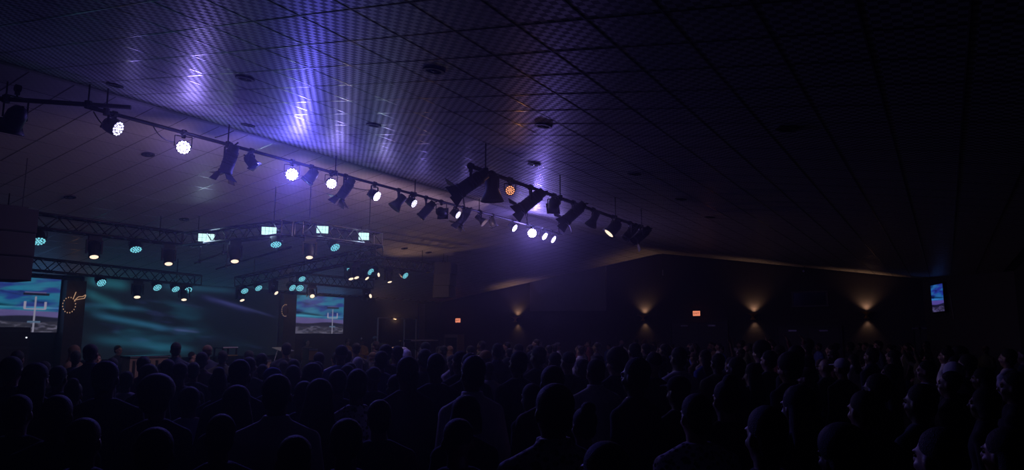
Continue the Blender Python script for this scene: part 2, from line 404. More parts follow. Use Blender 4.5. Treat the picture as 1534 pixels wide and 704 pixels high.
# ------------------------------------------------------------------ video screens
def fbm(x, y, seed, oct_=4):
    r = np.random.RandomState(seed); out = np.zeros_like(x); a = 1.
    for o in range(oct_):
        g = r.rand(64, 64); X = x*2**o; Yv = y*2**o; i = np.floor(X).astype(int); j = np.floor(Yv).astype(int); fx = X-i; fy = Yv-j
        fx = fx*fx*(3-2*fx); fy = fy*fy*(3-2*fy); g_ = lambda p, q: g[p % 64, q % 64]
        out += a*((g_(i, j)*(1-fx)+g_(i+1, j)*fx)*(1-fy)+(g_(i, j+1)*(1-fx)+g_(i+1, j+1)*fx)*fy); a *= .5
    return out/1.875
def sm(a, b_, x): t = np.clip((x-a)/(b_-a), 0, 1); return t*t*(3-2*t)
def landscape(u, v):       # u 0..1 left to right, v 0 bottom .. 1 top
    c = np.zeros(u.shape+(3,))
    n = fbm(u*3+v*1.5, v*9-u*2, 3); n2 = fbm(u*5, v*16, 5)
    sky = np.stack([.012+.03*n2, .05+.26*n*sm(.35, .6, n), .16+.33*n], -1)
    sky = sky*(1-.55*sm(.50, .62, fbm(u*2.2-v*2, v*7+u*2, 9))[..., None])
    hz = .42-.05*u
    pur = np.stack([.11+.06*n, .09+.05*n, .27+.1*n], -1)
    hill = np.stack([.016+0*n, .016+0*n, .032+0*n], -1)
    gr = np.stack([.05+.12*n2, .048+.11*n2, .085+.14*n2], -1)*(.35+.9*sm(.45, .65, fbm(u*14, v*30, 11)))[..., None]
    c = sky
    k = sm(hz+.02, hz-.0, v); c = c*(1-k[..., None])+pur*k[..., None]
    tb = np.exp(-((v-(.47-.02*u))/.015)**2); c = c+tb[..., None]*np.array([.06, .22, .28])*.9
    hb = np.exp(-((v-(hz+.14-.10*u))/.03)**2)*sm(.75, .4, u); c = c*(1-.8*hb[..., None])
    k = sm(.30, .27, v+.02*np.sin(u*7)); c = c*(1-k[..., None])+hill*k[..., None]
    k = sm(.20, .17, v+.015*np.sin(u*11)); c = c*(1-k[..., None])+gr*k[..., None]
    # pole with a cross bar and a U shaped rail
    def paint(mask, col): c[mask] = col
    paint((np.abs(u-.77) < .008) & (v < .66), (.34, .33, .45))
    paint((np.abs(v-.70) < .022) & (u > .65) & (u < .90), (.012, .014, .03))
    paint((np.abs(v-.735) < .012) & (u > .66) & (u < .87), (.14, .12, .3))
    du = np.abs(u-.77)-.095; dv = .43-v
    rail = ((np.abs(du) < .012) & (v > .43) & (v < .56)) | ((np.abs(v-.425) < .014) & (du < .006))
    paint(rail, (.40, .38, .52))
    paint((np.abs(v-.19) < .014) & (np.abs(u-.77) < .06), (.12, .2, .32))
    return c
def aurora(u, v):
    x = u*3.2; t = v+.12*u
    n = fbm(x*1.1+4, (v+.22*u)*7, 21); n2 = fbm(x*2.5, (v+.25*u)*18, 22); bl = fbm(x*.8+2, (v+.2*u)*3.2, 23)
    base = np.stack([.010+.006*n, .013+.012*n, .022+.02*n], -1)
    teal = sm(.50, .72, bl)*sm(.4, .7, n)*(sm(.75, .1, u)*.9+.12)
    c = base+teal[..., None]*np.array([.012, .15, .24])
    blue = sm(.55, .75, n2)*sm(.45, .65, bl); c = c+blue[..., None]*np.array([.03, .04, .16])*.5
    for (u0, v0, u1, v1, wd, col) in [(.02, .55, .42, .36, .035, (.03, .20, .36)), (.40, .37, .55, .33, .013, (.10, .10, .32)), (0., .80, .18, .62, .05, (.02, .17, .22)),
                                      (.52, .84, .86, .62, .035, (.05, .05, .24)), (.0, .66, .3, .61, .03, (.015, .12, .2)), (.02, .26, .55, .08, .055, (.015, .12, .19)),
                                      (.6, .80, 1.0, .56, .02, (.07, .08, .30)), (.30, .93, .78, .93, .04, (.02, .12, .2)), (0, .95, .2, .9, .06, (.02, .2, .26))]:
        tt = (u-u0)/(u1-u0); line = v0+(v1-v0)*tt; g = np.exp(-((v-line)/wd)**2)*sm(-.02, .25, tt)*sm(1.05, .7, tt)
        c = c+g[..., None]*np.array(col)*.85
    c = c*(.62+.5*sm(.9, .3, u))[..., None]
    return c
def screen_mesh(name, nu, nv, fn, strength):
    uu, vv = np.meshgrid(np.linspace(0, 1, nu+1), np.linspace(0, 1, nv+1))
    co = np.stack([uu-.5, 0*uu, vv-.5], -1).reshape(-1, 3)
    idx = np.arange((nu+1)*(nv+1)).reshape(nv+1, nu+1)
    fs = np.stack([idx[:-1, :-1], idx[:-1, 1:], idx[1:, 1:], idx[1:, :-1]], -1).reshape(-1, 4)
    me = bpy.data.meshes.new(name); me.from_pydata(co.tolist(), [], fs.tolist()); me.update()
    c = np.clip(fn(uu, vv), 0, 1).reshape(-1, 3); c = np.concatenate([c, np.ones((len(c), 1))], 1)
    at = me.attributes.new('picture', 'FLOAT_COLOR', 'POINT'); at.data.foreach_set('color', c.astype('f').ravel())
    m = bpy.data.materials.new(name+'_glow'); m.use_nodes = True; nt = m.node_tree; nt.nodes.remove(nt.nodes['Principled BSDF'])
    a = nt.nodes.new('ShaderNodeAttribute'); a.attribute_name = 'picture'; e = nt.nodes.new('ShaderNodeEmission'); e.inputs[1].default_value = strength
    nt.links.new(a.outputs['Color'], e.inputs[0]); nt.links.new(e.outputs[0], nt.nodes['Material Output'].inputs[0])
    m.cycles.emission_sampling = 'NONE'
    me.materials.append(m); return me
def screen(name, label, c, right, width, height, me, bez=.05, light=None, lcol=(.1, .25, .6)):
    # c = centre of the picture, right = horizontal unit vector to the viewer's right
    q = Matrix((Vector(right), Vector((-right[1], right[0], 0)), Vector((0, 0, 1)))).transposed().to_quaternion()
    t = empty(name, c); t.rotation_mode = 'QUATERNION'; t.rotation_quaternion = q; tag(t, label, 'screen')
    mb = MB(); mb.box((0, .05, 0), (width+.02, .08, height+.02)); mb.build('housing', M['black'], t)
    mb = MB()
    for s in (-1, 1):
        mb.box((s*(width/2+bez/2), .03, 0), (bez, .1, height+2*bez)); mb.box((0, .03, s*(height/2+bez/2)), (width, .1, bez))
    mb.build('bezel', M['black'], t)
    o = link('display', me, t, (0, 0, 0), None, (width, 1, height))
    if light:
        l = lamp('AREA', 'screen_light', (0, -.05, 0), (0, -1, 0), light, lcol, 1, 180, parent=t); l.data.shape = 'RECTANGLE'; l.data.size = width; l.data.size_y = height
    return t
ls = screen_mesh('side_picture', 170, 95, landscape, .62)
XS = XL+.14
yl0, yl1 = 8.35, 11.2; yr0, yr1 = 20.24, 23.09
screen('video_screen', 'video screen showing a twilight shore, beside the black equipment rack', (XS, (yl0+yl1)/2, CZ+.88), (0, 1, 0), yl1-yl0, 1.58, ls, light=5)
screen('video_screen', 'video screen showing a twilight shore, between a wreathed column and drum shield', (XS, (yr0+yr1)/2, CZ+.88), (0, 1, 0), yr1-yr0, 1.58, ls, light=5)
lw = screen_mesh('led_picture', 260, 90, aurora, .34)
screen('led_wall', 'huge curved-light LED wall with teal streaks behind the stage', (XS+.02, 15.66, CZ+.55), (0, 1, 0), 7.6, 2.6, lw, .04, light=8, lcol=(.05, .34, .5))
pa = Vector((0, 0, 0))
dn = (D1-D0).normalized()
def on_diag(px, py, off=.1):
    nn = Vector((-dn.y, dn.x, 0)); nn = -nn if nn.dot(EYE-D0) < 0 else nn
    d = ray(px, py); P = D0+nn*off; return EYE+d*((P-EYE).dot(nn)/d.dot(nn)), nn
A1, nn = on_diag(1394, 428); A2, _ = on_diag(1416, 466); wd = math.hypot(A2.x-A1.x, A2.y-A1.y)
screen('wall_television', 'small bright blue television on the dark corner wall', ((A1.x+A2.x)/2, (A1.y+A2.y)/2, (A1.z+A2.z)/2), (dn.x, dn.y, 0), wd, A1.z-A2.z, screen_mesh('tv_picture', 90, 60, lambda u, v: landscape(u*.6, v)*np.array([.8, .7, 1.3]), .7))
A1, nn = on_diag(1423, 440, .03); A2, _ = on_diag(1429, 478, .03)
mb = MB(); mb.tube(A1, A2, .02, n=8); o = mb.build('door_edge_strip', M['steel']); tag(o, 'thin pale door edge on the dark corner wall beside the television', 'pipe')  # slim tube built for the pale door edge
# columns with glowing wreaths
def column(y0, y1, label):
    mb = MB(); mb.box((XL+.2, (y0+y1)/2, 1.8), (.4, y1-y0, 3.6)); o = mb.build('trim_1' if y0 < 15 else 'trim_2', M['column']); tag(o, label, 'column', kind='structure')
column(11.25, 11.82, 'dark column between the left screen and the LED wall'); column(19.52, 20.16, 'dark column between the LED wall and the right screen')
def wreath(px, py, flip, label):
    p = atX(px, py, XL+.42); t = empty('wreath_lamp', p); tag(t, label, 'wall lamp')
    mb = MB(); n = 28; R = .17
    mb.path([Vector((.03, R*math.cos(2*PI*i/n), 1.25*R*math.sin(2*PI*i/n))) for i in range(n+1)], .02, 6); rg = mb.build('ring', M['column'], t)
    for i in range(16):
        a = 2*PI*i/16+.2
        if flip and math.cos(a) > .2: continue
        mb = MB(); mb.ell((0, 0, 0), (.013, .013, .02), 6)
        mb.build('bulb', M['e_wreath'], rg, (.06, (R+.015)*math.cos(a), 1.25*(R+.015)*math.sin(a)), smooth=True)
    if not flip:
        for pts in ([(.05, .10, .19), (.07, .13, .30), (.07, .16, .40)], [(.05, .14, .14), (.08, .24, .26), (.08, .36, .27), (.08, .44, .33)], [(.05, .16, .16), (.08, .28, .19), (.08, .42, .22), (.08, .45, .32)]):
            mb = MB(); mb.path([Vector(q) for q in pts], .012, 6); mb.build('twig', M['e_wreath'], t)
    lamp('POINT', 'wreath_glow', (.35, 0, .1), None, .6, WARM, .1, parent=t)
wreath(102, 457, False, 'glowing gold wreath lamp with branching twigs on a column')
wreath(426, 465, True, 'glowing gold crescent wreath lamp on a column by the screen')
p0 = atX(298, 416, XL+.3); p1 = atX(338, 418, XL+.3)
mb = MB(); mb.tube(p0, p1, .03, n=10); o = mb.build('light_batten', M['steel']); tag(o, 'slim pale bar mounted across the top of the LED wall', 'light bar')
# stage deck
mb = MB(); mb.box((-18.6, 16.2, .15), (8.6, 22, .3)); o = mb.build('stage_deck', M['stage']); tag(o, 'low black stage platform in front of the LED wall', 'stage', kind='structure')
# ------------------------------------------------------------------ lighting pipes on the ceiling
X1 = -10.3; Z1 = CZ+.3151*10.3; X2 = -5.8; Z2 = CZ+.42668*5.8
def pipe(name, p0, p1, r, label, hangs, grp=None):
    p0, p1 = Vector(p0), Vector(p1); t = empty(name, p0); tag(t, label, 'pipe', grp)
    mb = MB(); mb.tube((0, 0, 0), p1-p0, r, n=12); mb.build('tube', M['black'], t, smooth=True)
    for k in hangs:
        p = p0.lerp(p1, k); h = zc(p.x)-p.z
        mb = MB(); mb.tube((0, 0, 0), (0, 0, h+.01), .012, n=6).tube((0, 0, -.05), (0, 0, .05), r*1.5, n=8); mb.build('hanger_rod', M['black'], t, p-p0)
    return t
ya = atX(128, 160, X1).y; yb = atX(842, 358, X1).y
pipe('lighting_pipe', (X1, ya, Z1), (X1, yb, Z1), .03, 'long black lighting pipe hung below the ceiling ridge', [.02, .16, .33, .5, .68, .85, .985])
yc, yd = atX(703, 247, X2).y, atX(968, 347, X2).y
pipe('lighting_pipe', (X2, yc, Z2), (X2, yd, Z2), .03, 'shorter black lighting pipe carrying unlit barn-door spotlights', [.06, .4, .75, .96])
q0, q1 = atZ(-40, 145, Z1+.07), atZ(196, 161, Z1+.07)
pipe('lighting_pipe', q0, q1, .035, 'black pipe crossing over the end of the ridge pipe', [.2, .72])
for (a, za), (b_, zb), lab in [(((292, 394), 2.05), ((342, 376), 2.3), 'short black pipe above the stage beside the LED wall top'), (((324, 403), 2.0), ((436, 370), 2.4), 'long black pipe above the stage under the teal lit ceiling'), (((427, 412), 2.1), ((495, 401), 2.35), 'black pipe above the stage just over the right screen')]:
    P0, P1 = atZ(*a, CZ+za), atZ(*b_, CZ+zb)
    P0.x = max(P0.x, XL+.6)
    pipe('lighting_pipe', P0, P1, .028, lab, [.15, .85])

# ------------------------------------------------------------------ fixtures
FM = {}
def fm(name, mb, m, smooth=True): FM[name] = mb.mesh(name, M[m], smooth)
fm('clamp', MB().tube((0, -.03, 0), (0, .03, 0), .05, n=12).box((0, 0, -.06), (.04, .05, .06)), 'black', False)
mb = MB(); mb.box((0, 0, 0), (2, .03, .012))
fm('yoke_bar', mb, 'black', False)
fm('yoke_arm', MB().box((0, 0, -.5), (.012, .032, 1)), 'black', False)
mb = MB(); mb.lathe([(.05, -.30), (.085, -.29), (.09, -.20), (.108, -.19), (.108, .16), (.12, .17), (.12, .215), (.10, .215)], 22)
for k in range(5): mb.lathe([(.112, -.17+.05*k), (.112, -.155+.05*k)], 16)
mb.tube((0, 0, -.30), (0, -.05, -.36), .014, n=6)
fm('spot_body', mb, 'black')
fm('spot_lens', MB().ell((0, 0, .205), (.098, .098, .02), 8), 'lens_dark')
mb = MB(); mb.add([(-.07, 0, 0), (.07, 0, 0), (.105, 0, .17), (-.105, 0, .17), (-.07, .006, 0), (.07, .006, 0), (.105, .006, .17), (-.105, .006, .17)], [(0, 1, 2, 3), (7, 6, 5, 4), (0, 4, 5, 1), (1, 5, 6, 2), (2, 6, 7, 3), (3, 7, 4, 0)])
fm('barn_door', mb, 'black', False)
fm('snoot_body', MB().lathe([(.05, -.2), (.09, -.19), (.09, .0), (.095, .02), (.16, .17), (.155, .17), (.085, .02)], 20), 'black')
fm('snoot_lens', MB().ell((0, 0, .03), (.08, .08, .02), 8), 'lens_dark')
mb = MB(); mb.lathe([(.03, -.17), (.075, -.15), (.105, -.08), (.108, .12), (.10, .12)], 20); mb.box((0, 0, .125), (.25, .25, .012)); mb.tube((0, 0, -.16), (0, -.03, -.22), .015, n=6)
fm('par_body', mb, 'black')
fm('par_lens', MB().ell((0, 0, .125), (.1, .1, .02), 8), 'lens_dark')
mb = MB(); mb.lathe([(.05, -.13), (.09, -.12), (.108, -.05), (.115, .06), (.115, .075), (.105, .075)], 22); mb.box((0, -.05, -.135), (.1, .06, .03))
fm('led_body', mb, 'black')
fm('led_plate', MB().lathe([(.105, .066), (.105, .072)], 22), 'lens_dark', False)
def leds(scale=1.0):
    mb = MB()
    for rr, n in ((0, 1), (.042, 6), (.085, 12)):
        for k in range(n):
            a = 2*PI*k/n+rr*3; mb.lathe([(.0195*scale, .07), (.0195*scale, .082), (.012*scale, .085)], 10, (rr*math.cos(a), rr*math.sin(a), 0))
    return mb
fm('led_array', leds(.86), 'e_violet', False)
fm('head_base', MB().box((0, 0, -.07), (.25, .17, .10)).box((0, 0, .0), (.18, .05, .05)), 'black', False)
mb = MB(); mb.box((-.145, 0, -.27), (.035, .09, .30)).box((.145, 0, -.27), (.035, .09, .30)).box((0, 0, -.135), (.325, .11, .04))
fm('head_yoke', mb, 'black', False)
fm('head_body', MB().lathe([(.05, -.2), (.10, -.18), (.112, .0), (.092, .14), (.10, .17), (.10, .19), (.08, .19)], 20), 'black')
fm('head_lens', MB().ell((0, 0, .185), (.078, .078, .025), 8), 'e_warm')
def aimdir(p, a):       # a = (right, up, toward the eye) as seen in the photograph
    tw = (EYE-Vector(p)).normalized(); v = RIGHT*a[0]+UP*a[1]+tw*a[2]; return v.normalized()
def fixture(kind, anchor, body, aim, label, group, lit=None, power=0, col=VIOLET, size=1.0, ledmat='e_violet', doors=4, fill=0, beam=0):
    """anchor: point on the pipe or truss the clamp grips; body: pivot of the head"""
    anchor, body = Vector(anchor), Vector(body)
    names = dict(spot='barn_door_spotlight', snoot='snoot_spotlight', par='par_can_light', led='led_par_light', head='moving_head_light')
    t = empty(names[kind], anchor); tag(t, label, 'stage light', group)
    off = body-anchor; pan = math.atan2(aim.y, aim.x)-PI/2
    qz = Quaternion((0, 0, 1), pan); q = aim.to_track_quat('Z', 'Y')
    # keep the head's own up axis level
    zx = Vector((0, 0, 1)).cross(aim); zx = zx.normalized() if zx.length > .05 else Vector((1, 0, 0))
    yx = aim.cross(zx); q = Matrix((zx, yx, aim)).transposed().to_quaternion()
    link('clamp', FM['clamp'], t)
    h = max(.1, -off.z-.0)
    if kind == 'head':
        top = h-.27
        if top > .02:
            mb = MB(); mb.tube((0, 0, -.04), (0, 0, -top), .014, n=6); mb.build('drop_rod', M['black'], t)
        link('head_base', FM['head_base'], t, (off.x, off.y, off.z+.30), qz)
        link('yoke', FM['head_yoke'], t, (off.x, off.y, off.z+.30), qz)
        bd = link('head_body', FM['head_body'], t, off, q, (size,)*3)
        link('lens', FM['head_lens'], bd, mat=M[lit] if lit else None)
    else:
        hw = {'spot': .125, 'snoot': .1, 'par': .12, 'led': .128}[kind]*size
        drop = min(h-.06, .26*size)
        yz = off.z+drop
        if -yz > .1:
            mb = MB(); mb.tube((0, 0, -.05), (off.x, off.y, yz), .012, n=6); mb.build('drop_rod', M['black'], t)
        bar = link('yoke_bar', FM['yoke_bar'], t, (off.x, off.y, yz), qz, (hw, 1, 1))
        for s in (-1, 1):
            link('yoke_arm', FM['yoke_arm'], t, Vector((off.x, off.y, yz))+qz @ Vector((s*hw, 0, 0)), qz, (1, 1, drop))
        bd = link(kind+'_body', FM[kind+'_body'], t, off, q, (size,)*3); bd.name = 'housing'
        if kind == 'led':
            link('lens_plate', FM['led_plate'], bd)
            link('led_array', FM['led_array'], bd, mat=M[ledmat] if lit else M['lens_dark'])
        else:
            link('lens', FM[kind+'_lens'], bd, mat=M[lit] if lit else None)
        if kind == 'spot':
            for k in range(doors):
                a = PI/2*k+.3; sp = math.radians((62, 25, 70, 30)[k])
                base = Quaternion((0, 0, 1), a) @ Vector((0, -.115, .215))
                link('barn_door', FM['barn_door'], bd, base, Quaternion((0, 0, 1), a) @ Quaternion((1, 0, 0), sp))
    if power:
        lp = {'led': .10, 'head': .22, 'spot': .24, 'par': .16, 'snoot': .2}[kind]*size
        if fill and kind == 'led': lamp('POINT', 'ceiling_fill', off+aim*(lp+.07), None, power*fill, col, .07*size, parent=t)  # added point lamp off the lens, fills both ceiling slopes
        elif fill: lamp('SPOT', 'ceiling_fill', off+aim*(lp+.25), (-1, .15, -.08), power*fill, col, .07*size, 176, .6, t)   # added fill lamp for the stage-side ceiling slope, apart from the fixture's aim
        lamp('SPOT', 'beam', off+aim*lp, aim, power, col, .08*size, 172 if kind != 'head' else (60 if power < 20 else 110), 1.0, t)
    if beam: lamp('SPOT', 'narrow_beam', off+aim*.1, aim, beam, col, .08*size, 34, 1.0, t)
    return t
def on_pipe(X, Z, kind, px, py, a, label, group, **k):
    b_ = atX(px, py, X); return fixture(kind, (X, b_.y, Z), b_, aimdir(b_, a), label, group, **k)
G1, G2 = 'stage lights clamped to the ridge pipe', 'stage lights clamped to the shorter pipe'
LV = 'lit violet-white LED par light hanging from the ridge pipe'
def r1(*a, **k):
    if a[0] in ('spot', 'snoot'): k.setdefault('power', P_SPOT); k.setdefault('col', (.95, .58, .78)); k.setdefault('fill', .8)  # dark-lensed ridge spots carry a lamp plus added fill for the left slope
    if a[0] == 'led': k.setdefault('fill', .38)
    on_pipe(X1, Z1, *a, **k)
P_SPOT = 26.0
r1('par', 22, 178, (-.35, -.6, -.4), 'black can light at the dark end of the crossing pipe', None, size=1.15)
r1('led', 170, 190, (.9, -.38, .12), 'lit LED par light turned sideways at the end of the ridge pipe', None, lit=1, power=P_LED_DIM*.35, ledmat='e_violet_dim', size=1.05)
r1('led', 274, 220, (.12, -.12, 1), 'lit violet LED par facing the crowd, between a turned par and a barn-door spotlight', None, lit=1, power=P_LED*.55, beam=40, size=1.0)
r1('spot', 343, 242, (-.32, -.9, .05), 'large unlit barn-door spotlight pointing steeply down beside a small can light', None)
r1('par', 376, 242, (.55, -.7, .2), 'small unlit can light right beside a large steep barn-door spotlight', None, size=.85)
r1('led', 437, 261, (.03, -.06, 1), 'brightest violet LED par with a wide hazy halo on the ridge pipe', None, lit=1, power=P_LED*2.4, beam=340, col=BLUE, size=1.08)
r1('par', 466, 264, (-.5, -.6, .3), 'unlit can light washed blue beside the brightest par', None, size=1.0)
r1('led', 496, 274, (.1, -.22, 1), 'lit LED par facing the crowd beside a can light washed blue', None, lit=1, power=P_LED_DIM, size=.95)
r1('spot', 517, 285, (-.5, -.75, .1), 'unlit barn-door spotlight between two lit LED pars on the ridge pipe', None, size=.95)
r1('led', 561, 292, (.85, -.5, .45), LV, G1, lit=1, power=P_LED_DIM, size=1.0)
r1('snoot', 597, 303, (-.55, -.65, .25), 'unlit flared snoot spotlight on the ridge pipe', None, size=1.0)
r1('led', 617, 303, (.85, -.5, .45), LV, G1, lit=1, power=P_LED_DIM*.6, size=.95, ledmat='e_violet_dim')
r1('spot', 638, 316, (-.65, -.7, .15), 'unlit long spotlight touching a round can light on the ridge pipe', None, size=.95, doors=0)
r1('par', 661, 318, (.25, -.2, -.8), 'round unlit can light seen from its back on the ridge pipe', None, size=1.1)
r1('led', 683, 320, (.85, -.5, .45), LV, G1, lit=1, power=P_LED_DIM*.6, size=.95, ledmat='e_violet_dim')
r1('spot', 694, 326, (-.5, -.75, .1), 'unlit barn-door spotlight next to the last small lit par', None, size=.95)
r1('snoot', 720, 329, (.6, -.5, .2), 'small unlit snoot light turned away on the ridge pipe', None, size=.8)
r1('par', 738, 334, (.3, -.8, .2), 'small unlit can light beside a hanging plug on the ridge pipe', None, size=.85)
r1('led', 768, 340, (.85, -.5, .45), LV, G1, lit=1, power=P_LED_DIM, size=1.0)
r1('led', 797, 349, (.03, -.06, 1), 'bright violet LED par with a halo near the far end of the ridge pipe', None, lit=1, power=P_LED*1.6, beam=300, size=1.25)
r1('led', 813, 352, (.8, -.5, .5), LV, G1, lit=1, power=P_LED_DIM, size=1.1)
r1('led', 826, 357, (.85, -.5, .4), LV, G1, lit=1, power=P_LED_DIM, size=1.1)
def r2(*a, **k): on_pipe(X2, Z2, *a, **k)
BD = 'large unlit barn-door spotlight hanging from the shorter pipe'
r2('spot', 705, 275, (-.8, -.55, .15), BD, G2, size=.95)
r2('snoot', 737, 283, (.02, -1, .1), 'unlit vertical spotlight between a barn-door spotlight and the orange lamp', None, size=1.15)
r2('led', 764, 285, (.05, -.05, 1), 'orange lit lamp facing the crowd on the shorter pipe', None, lit=1, ledmat='e_orange', power=1.5, col=(1, .4, .15), size=.72)
r2('spot', 795, 302, (-.75, -.6, .15), BD, G2, size=.95)
r2('par', 830, 306, (-.15, -.6, -.7), 'round unlit can light between two barn-door spotlights on the shorter pipe', None, size=.95)
r2('spot', 859, 320, (-.72, -.65, .15), BD, G2, size=.95)
r2('snoot', 889, 329, (-.4, -.8, .2), 'small narrow unlit spotlight on the shorter pipe', None, size=.8)
r2('par', 919, 342, (-.62, -.7, .2), 'can light with a glowing pale lens on the shorter pipe', None, size=1.15, lit='e_warm')
r2('spot', 944, 349, (-.6, -.65, .2), 'unlit spotlights crowded at the far end of the shorter pipe', G2, size=.85, doors=0)
r2('spot', 960, 353, (-.7, -.6, .3), 'unlit spotlights crowded at the far end of the shorter pipe', G2, size=.95, doors=2)
# sagging cables along the ridge pipe
for (a, s, b_), lab in [(((140, 167), (152, 190), (162, 190)), 'short black cable to the turned par at the pipe end'), (((228, 186), (240, 212), (262, 213)), 'black cable sagging from the pipe to the par facing the crowd'), (((322, 206), (335, 203), (350, 196)), 'black cable curling up from the pipe to the ceiling'), (((528, 281), (540, 284), (553, 285)), 'thin black cable between a barn-door spotlight and a lit par')]:
    P = [atX(*q, X1-.05) for q in (a, s, b_)]
    pts = [P[0].lerp(P[1], k/6).lerp(P[1].lerp(P[2], k/6), k/6) for k in range(7)]
    mb = MB(); mb.path(pts, .009, 6); o = mb.build('power_cable', M['cable']); tag(o, lab, 'cable')

# ------------------------------------------------------------------ trusses over the stage
def truss(p0, p1, label, sz=.30):
    p0, p1 = Vector(p0), Vector(p1); d = p1-p0; L = d.length; d.normalize()
    side = Vector((0, 0, 1)).cross(d).normalized(); up = d.cross(side)
    q = Matrix((d, side, up)).transposed().to_quaternion()
    t = empty('lighting_truss', p0); t.rotation_mode = 'QUATERNION'; t.rotation_quaternion = q; tag(t, label, 'truss')
    h = sz/2; cm = MB().tube((0, 0, 0), (L, 0, 0), .023, n=8).mesh('chord', M['truss'], True)
    for sy in (-h, h):
        for sz_ in (-h, h): link('chord', cm, t, (0, sy, sz_))
    n = max(2, round(L/sz)); bay = L/n
    ma = MB().tube((0, 0, -h), (bay, 0, h), .0125, n=6).mesh('brace', M['truss'], True)
    mb_ = MB().tube((0, 0, h), (bay, 0, -h), .0125, n=6).mesh('brace', M['truss'], True)
    mc = MB().tube((0, -h, 0), (bay, h, 0), .0125, n=6).mesh('brace', M['truss'], True)
    for k in range(n):
        for sy in (-h, h): link('brace', ma if k % 2 == 0 else mb_, t, (k*bay, sy, 0))
        for z_ in (-h, h): link('brace', mc, t, (k*bay, 0, z_))
    me = MB().tube((0, -h, -h), (0, -h, h), .016, n=6).tube((0, h, -h), (0, h, h), .016, n=6).tube((0, -h, -h), (0, h, -h), .016, n=6).tube((0, -h, h), (0, h, h), .016, n=6).mesh('end_frame', M['truss'])
    link('end_frame', me, t); link('end_frame', me, t, (L, 0, 0))
    for k in (.12, .88):
        p = p0+d*(L*k); hz = zc(p.x)-p.z
        o = MB().tube((0, 0, 0), (0, 0, hz+.01), .012, n=6).build('hanger_rod', M['black'], t, (L*k, 0, 0), q.inverted())
    return t
TZ = CZ+2.35
TA = ((-15.95, 6.2, TZ), (-15.9, 10.45, TZ)); TB = ((-15.9, 10.66, TZ), (-12.27, 10.62, TZ)); TC = ((-12.1, 10.8, TZ), (-11.85, 13.1, TZ))
TD = ((-13.5, 15.0, TZ), (-19.3, 14.85, CZ+1.70)); TE = ((-15.45, 16.4, TZ), (-15.3, 19.6, TZ)); TF = ((-17.3, 15.3, CZ+1.8), (-17.4, 18.9, CZ+1.8)); TG = ((-18.9, 7.2, CZ+1.75), (-19.6, 13.6, CZ+1.68))
for tr, lab in ((TA, 'black box truss ending beside the hanging loudspeaker above the stage front'), (TB, 'black box truss with two bright panels crossing above the stage'), (TC, 'black box truss with two bright panels ending at the cluster of moving heads'),
                (TD, 'black box truss sloping from the moving head cluster to the LED wall'), (TE, 'black box truss ending beside the far hanging loudspeaker'), (TF, 'black box truss just above the right video screen'), (TG, 'black box truss along the top of the left screen and LED wall')): truss(*tr, lab)
def drop(tr, px, py, plane):
    p0, p1 = Vector(tr[0]), Vector(tr[1])
    k = .5
    for _ in range(4):
        q = p0.lerp(p1, k)
        b_ = atX(px, py, q.x) if plane == 'X' else atY(px, py, q.y)
        k = ((b_.y-p0.y)/(p1.y-p0.y)) if plane == 'X' else ((b_.x-p0.x)/(p1.x-p0.x))
        k = min(1.02, max(-.02, k))
    q = p0.lerp(p1, k)
    return Vector((b_.x, b_.y, q.z-.15)), b_
GC, GW = 'cyan LED pars under the stage trusses', 'moving heads under the stage trusses'
def tr_led(tr, px, py, plane, size=1.0, a=(.1, -.75, .5), where='stage truss'):
    an, b_ = drop(tr, px, py, plane); b_.z = min(b_.z, an.z-.12)
    fixture('led', an, b_, aimdir(b_, a), 'lit cyan LED par hanging under the '+where, 'cyan LED pars under the '+where, lit=1, power=P_CYAN, col=CYAN, size=size, ledmat='e_cyan')
def tr_head(tr, px, py, plane, size=1.0, a=(0, -.85, .5), where='stage truss', lit='e_warm', power=None):
    an, b_ = drop(tr, px, py, plane); b_.z = min(b_.z, an.z-.3)
    fixture('head', an, b_, aimdir(b_, a), 'black warm moving head under the '+where, 'moving heads under the '+where, lit=lit, power=P_HEAD if power is None else power, col=(1, .75, .55) if power is None else (1, .55, .33), size=size)
P_CYAN, P_HEAD = 2.0, 12.0
W1, W2, W3, W4, W5, W6 = 'truss beside the near loudspeaker', 'truss with two bright panels crossing the stage', 'truss ending at the moving head cluster', 'truss sloping to the LED wall', 'truss beside the far loudspeaker', 'truss over the right video screen'
W7 = 'truss along the LED wall top'
tr_led(TA, 57, 356, 'X', 1.25, where=W1); tr_led(TA, 203, 369, 'X', 1.2, where=W1)
tr_head(TA, 141, 372, 'X', 1.15, where=W1); tr_head(TA, 253, 378, 'X', 1.15, where=W1)
for p in ((151, 413), (235, 417), (282, 407)): tr_led(TG, *p, 'X', 1.15, (.35, -.6, .55), where=W7)
tr_head(TG, 207, 416, 'X', 1.1, where=W7); tr_head(TG, 277, 420, 'X', 1.0, where=W7); tr_led(TG, 264, 399, 'X', 1.1, (.3, -.6, .5), where=W7)
tr_head(TB, 352, 374, 'Y', 1.15, where=W2); tr_led(TB, 413, 359, 'Y', 1.15, where=W2)
tr_head(TC, 464, 362, 'X', 1.0, where=W3); tr_led(TC, 500, 365, 'X', 1.1, (.4, -.65, .55), where=W3)
tr_led(TD, 367, 402, 'Y', 1.1, (.3, -.6, .6), where=W4); tr_led(TD, 452, 397, 'Y', 1.0, (.3, -.6, .6), where=W4); tr_led(TD, 386, 425, 'Y', 1.1, (.4, -.6, .5), where=W4)
tr_head(TD, 524, 408, 'Y', .95, (.2, -.8, .4), where=W4); tr_head(TD, 532, 384, 'Y', .95, (.3, -.8, .4), where=W4); tr_led(TD, 523, 379, 'Y', 1.1, (.5, -.3, .7), where=W4)
tr_head(TD, 361, 428, 'Y', .95, (.3, -.8, .4), where=W4)
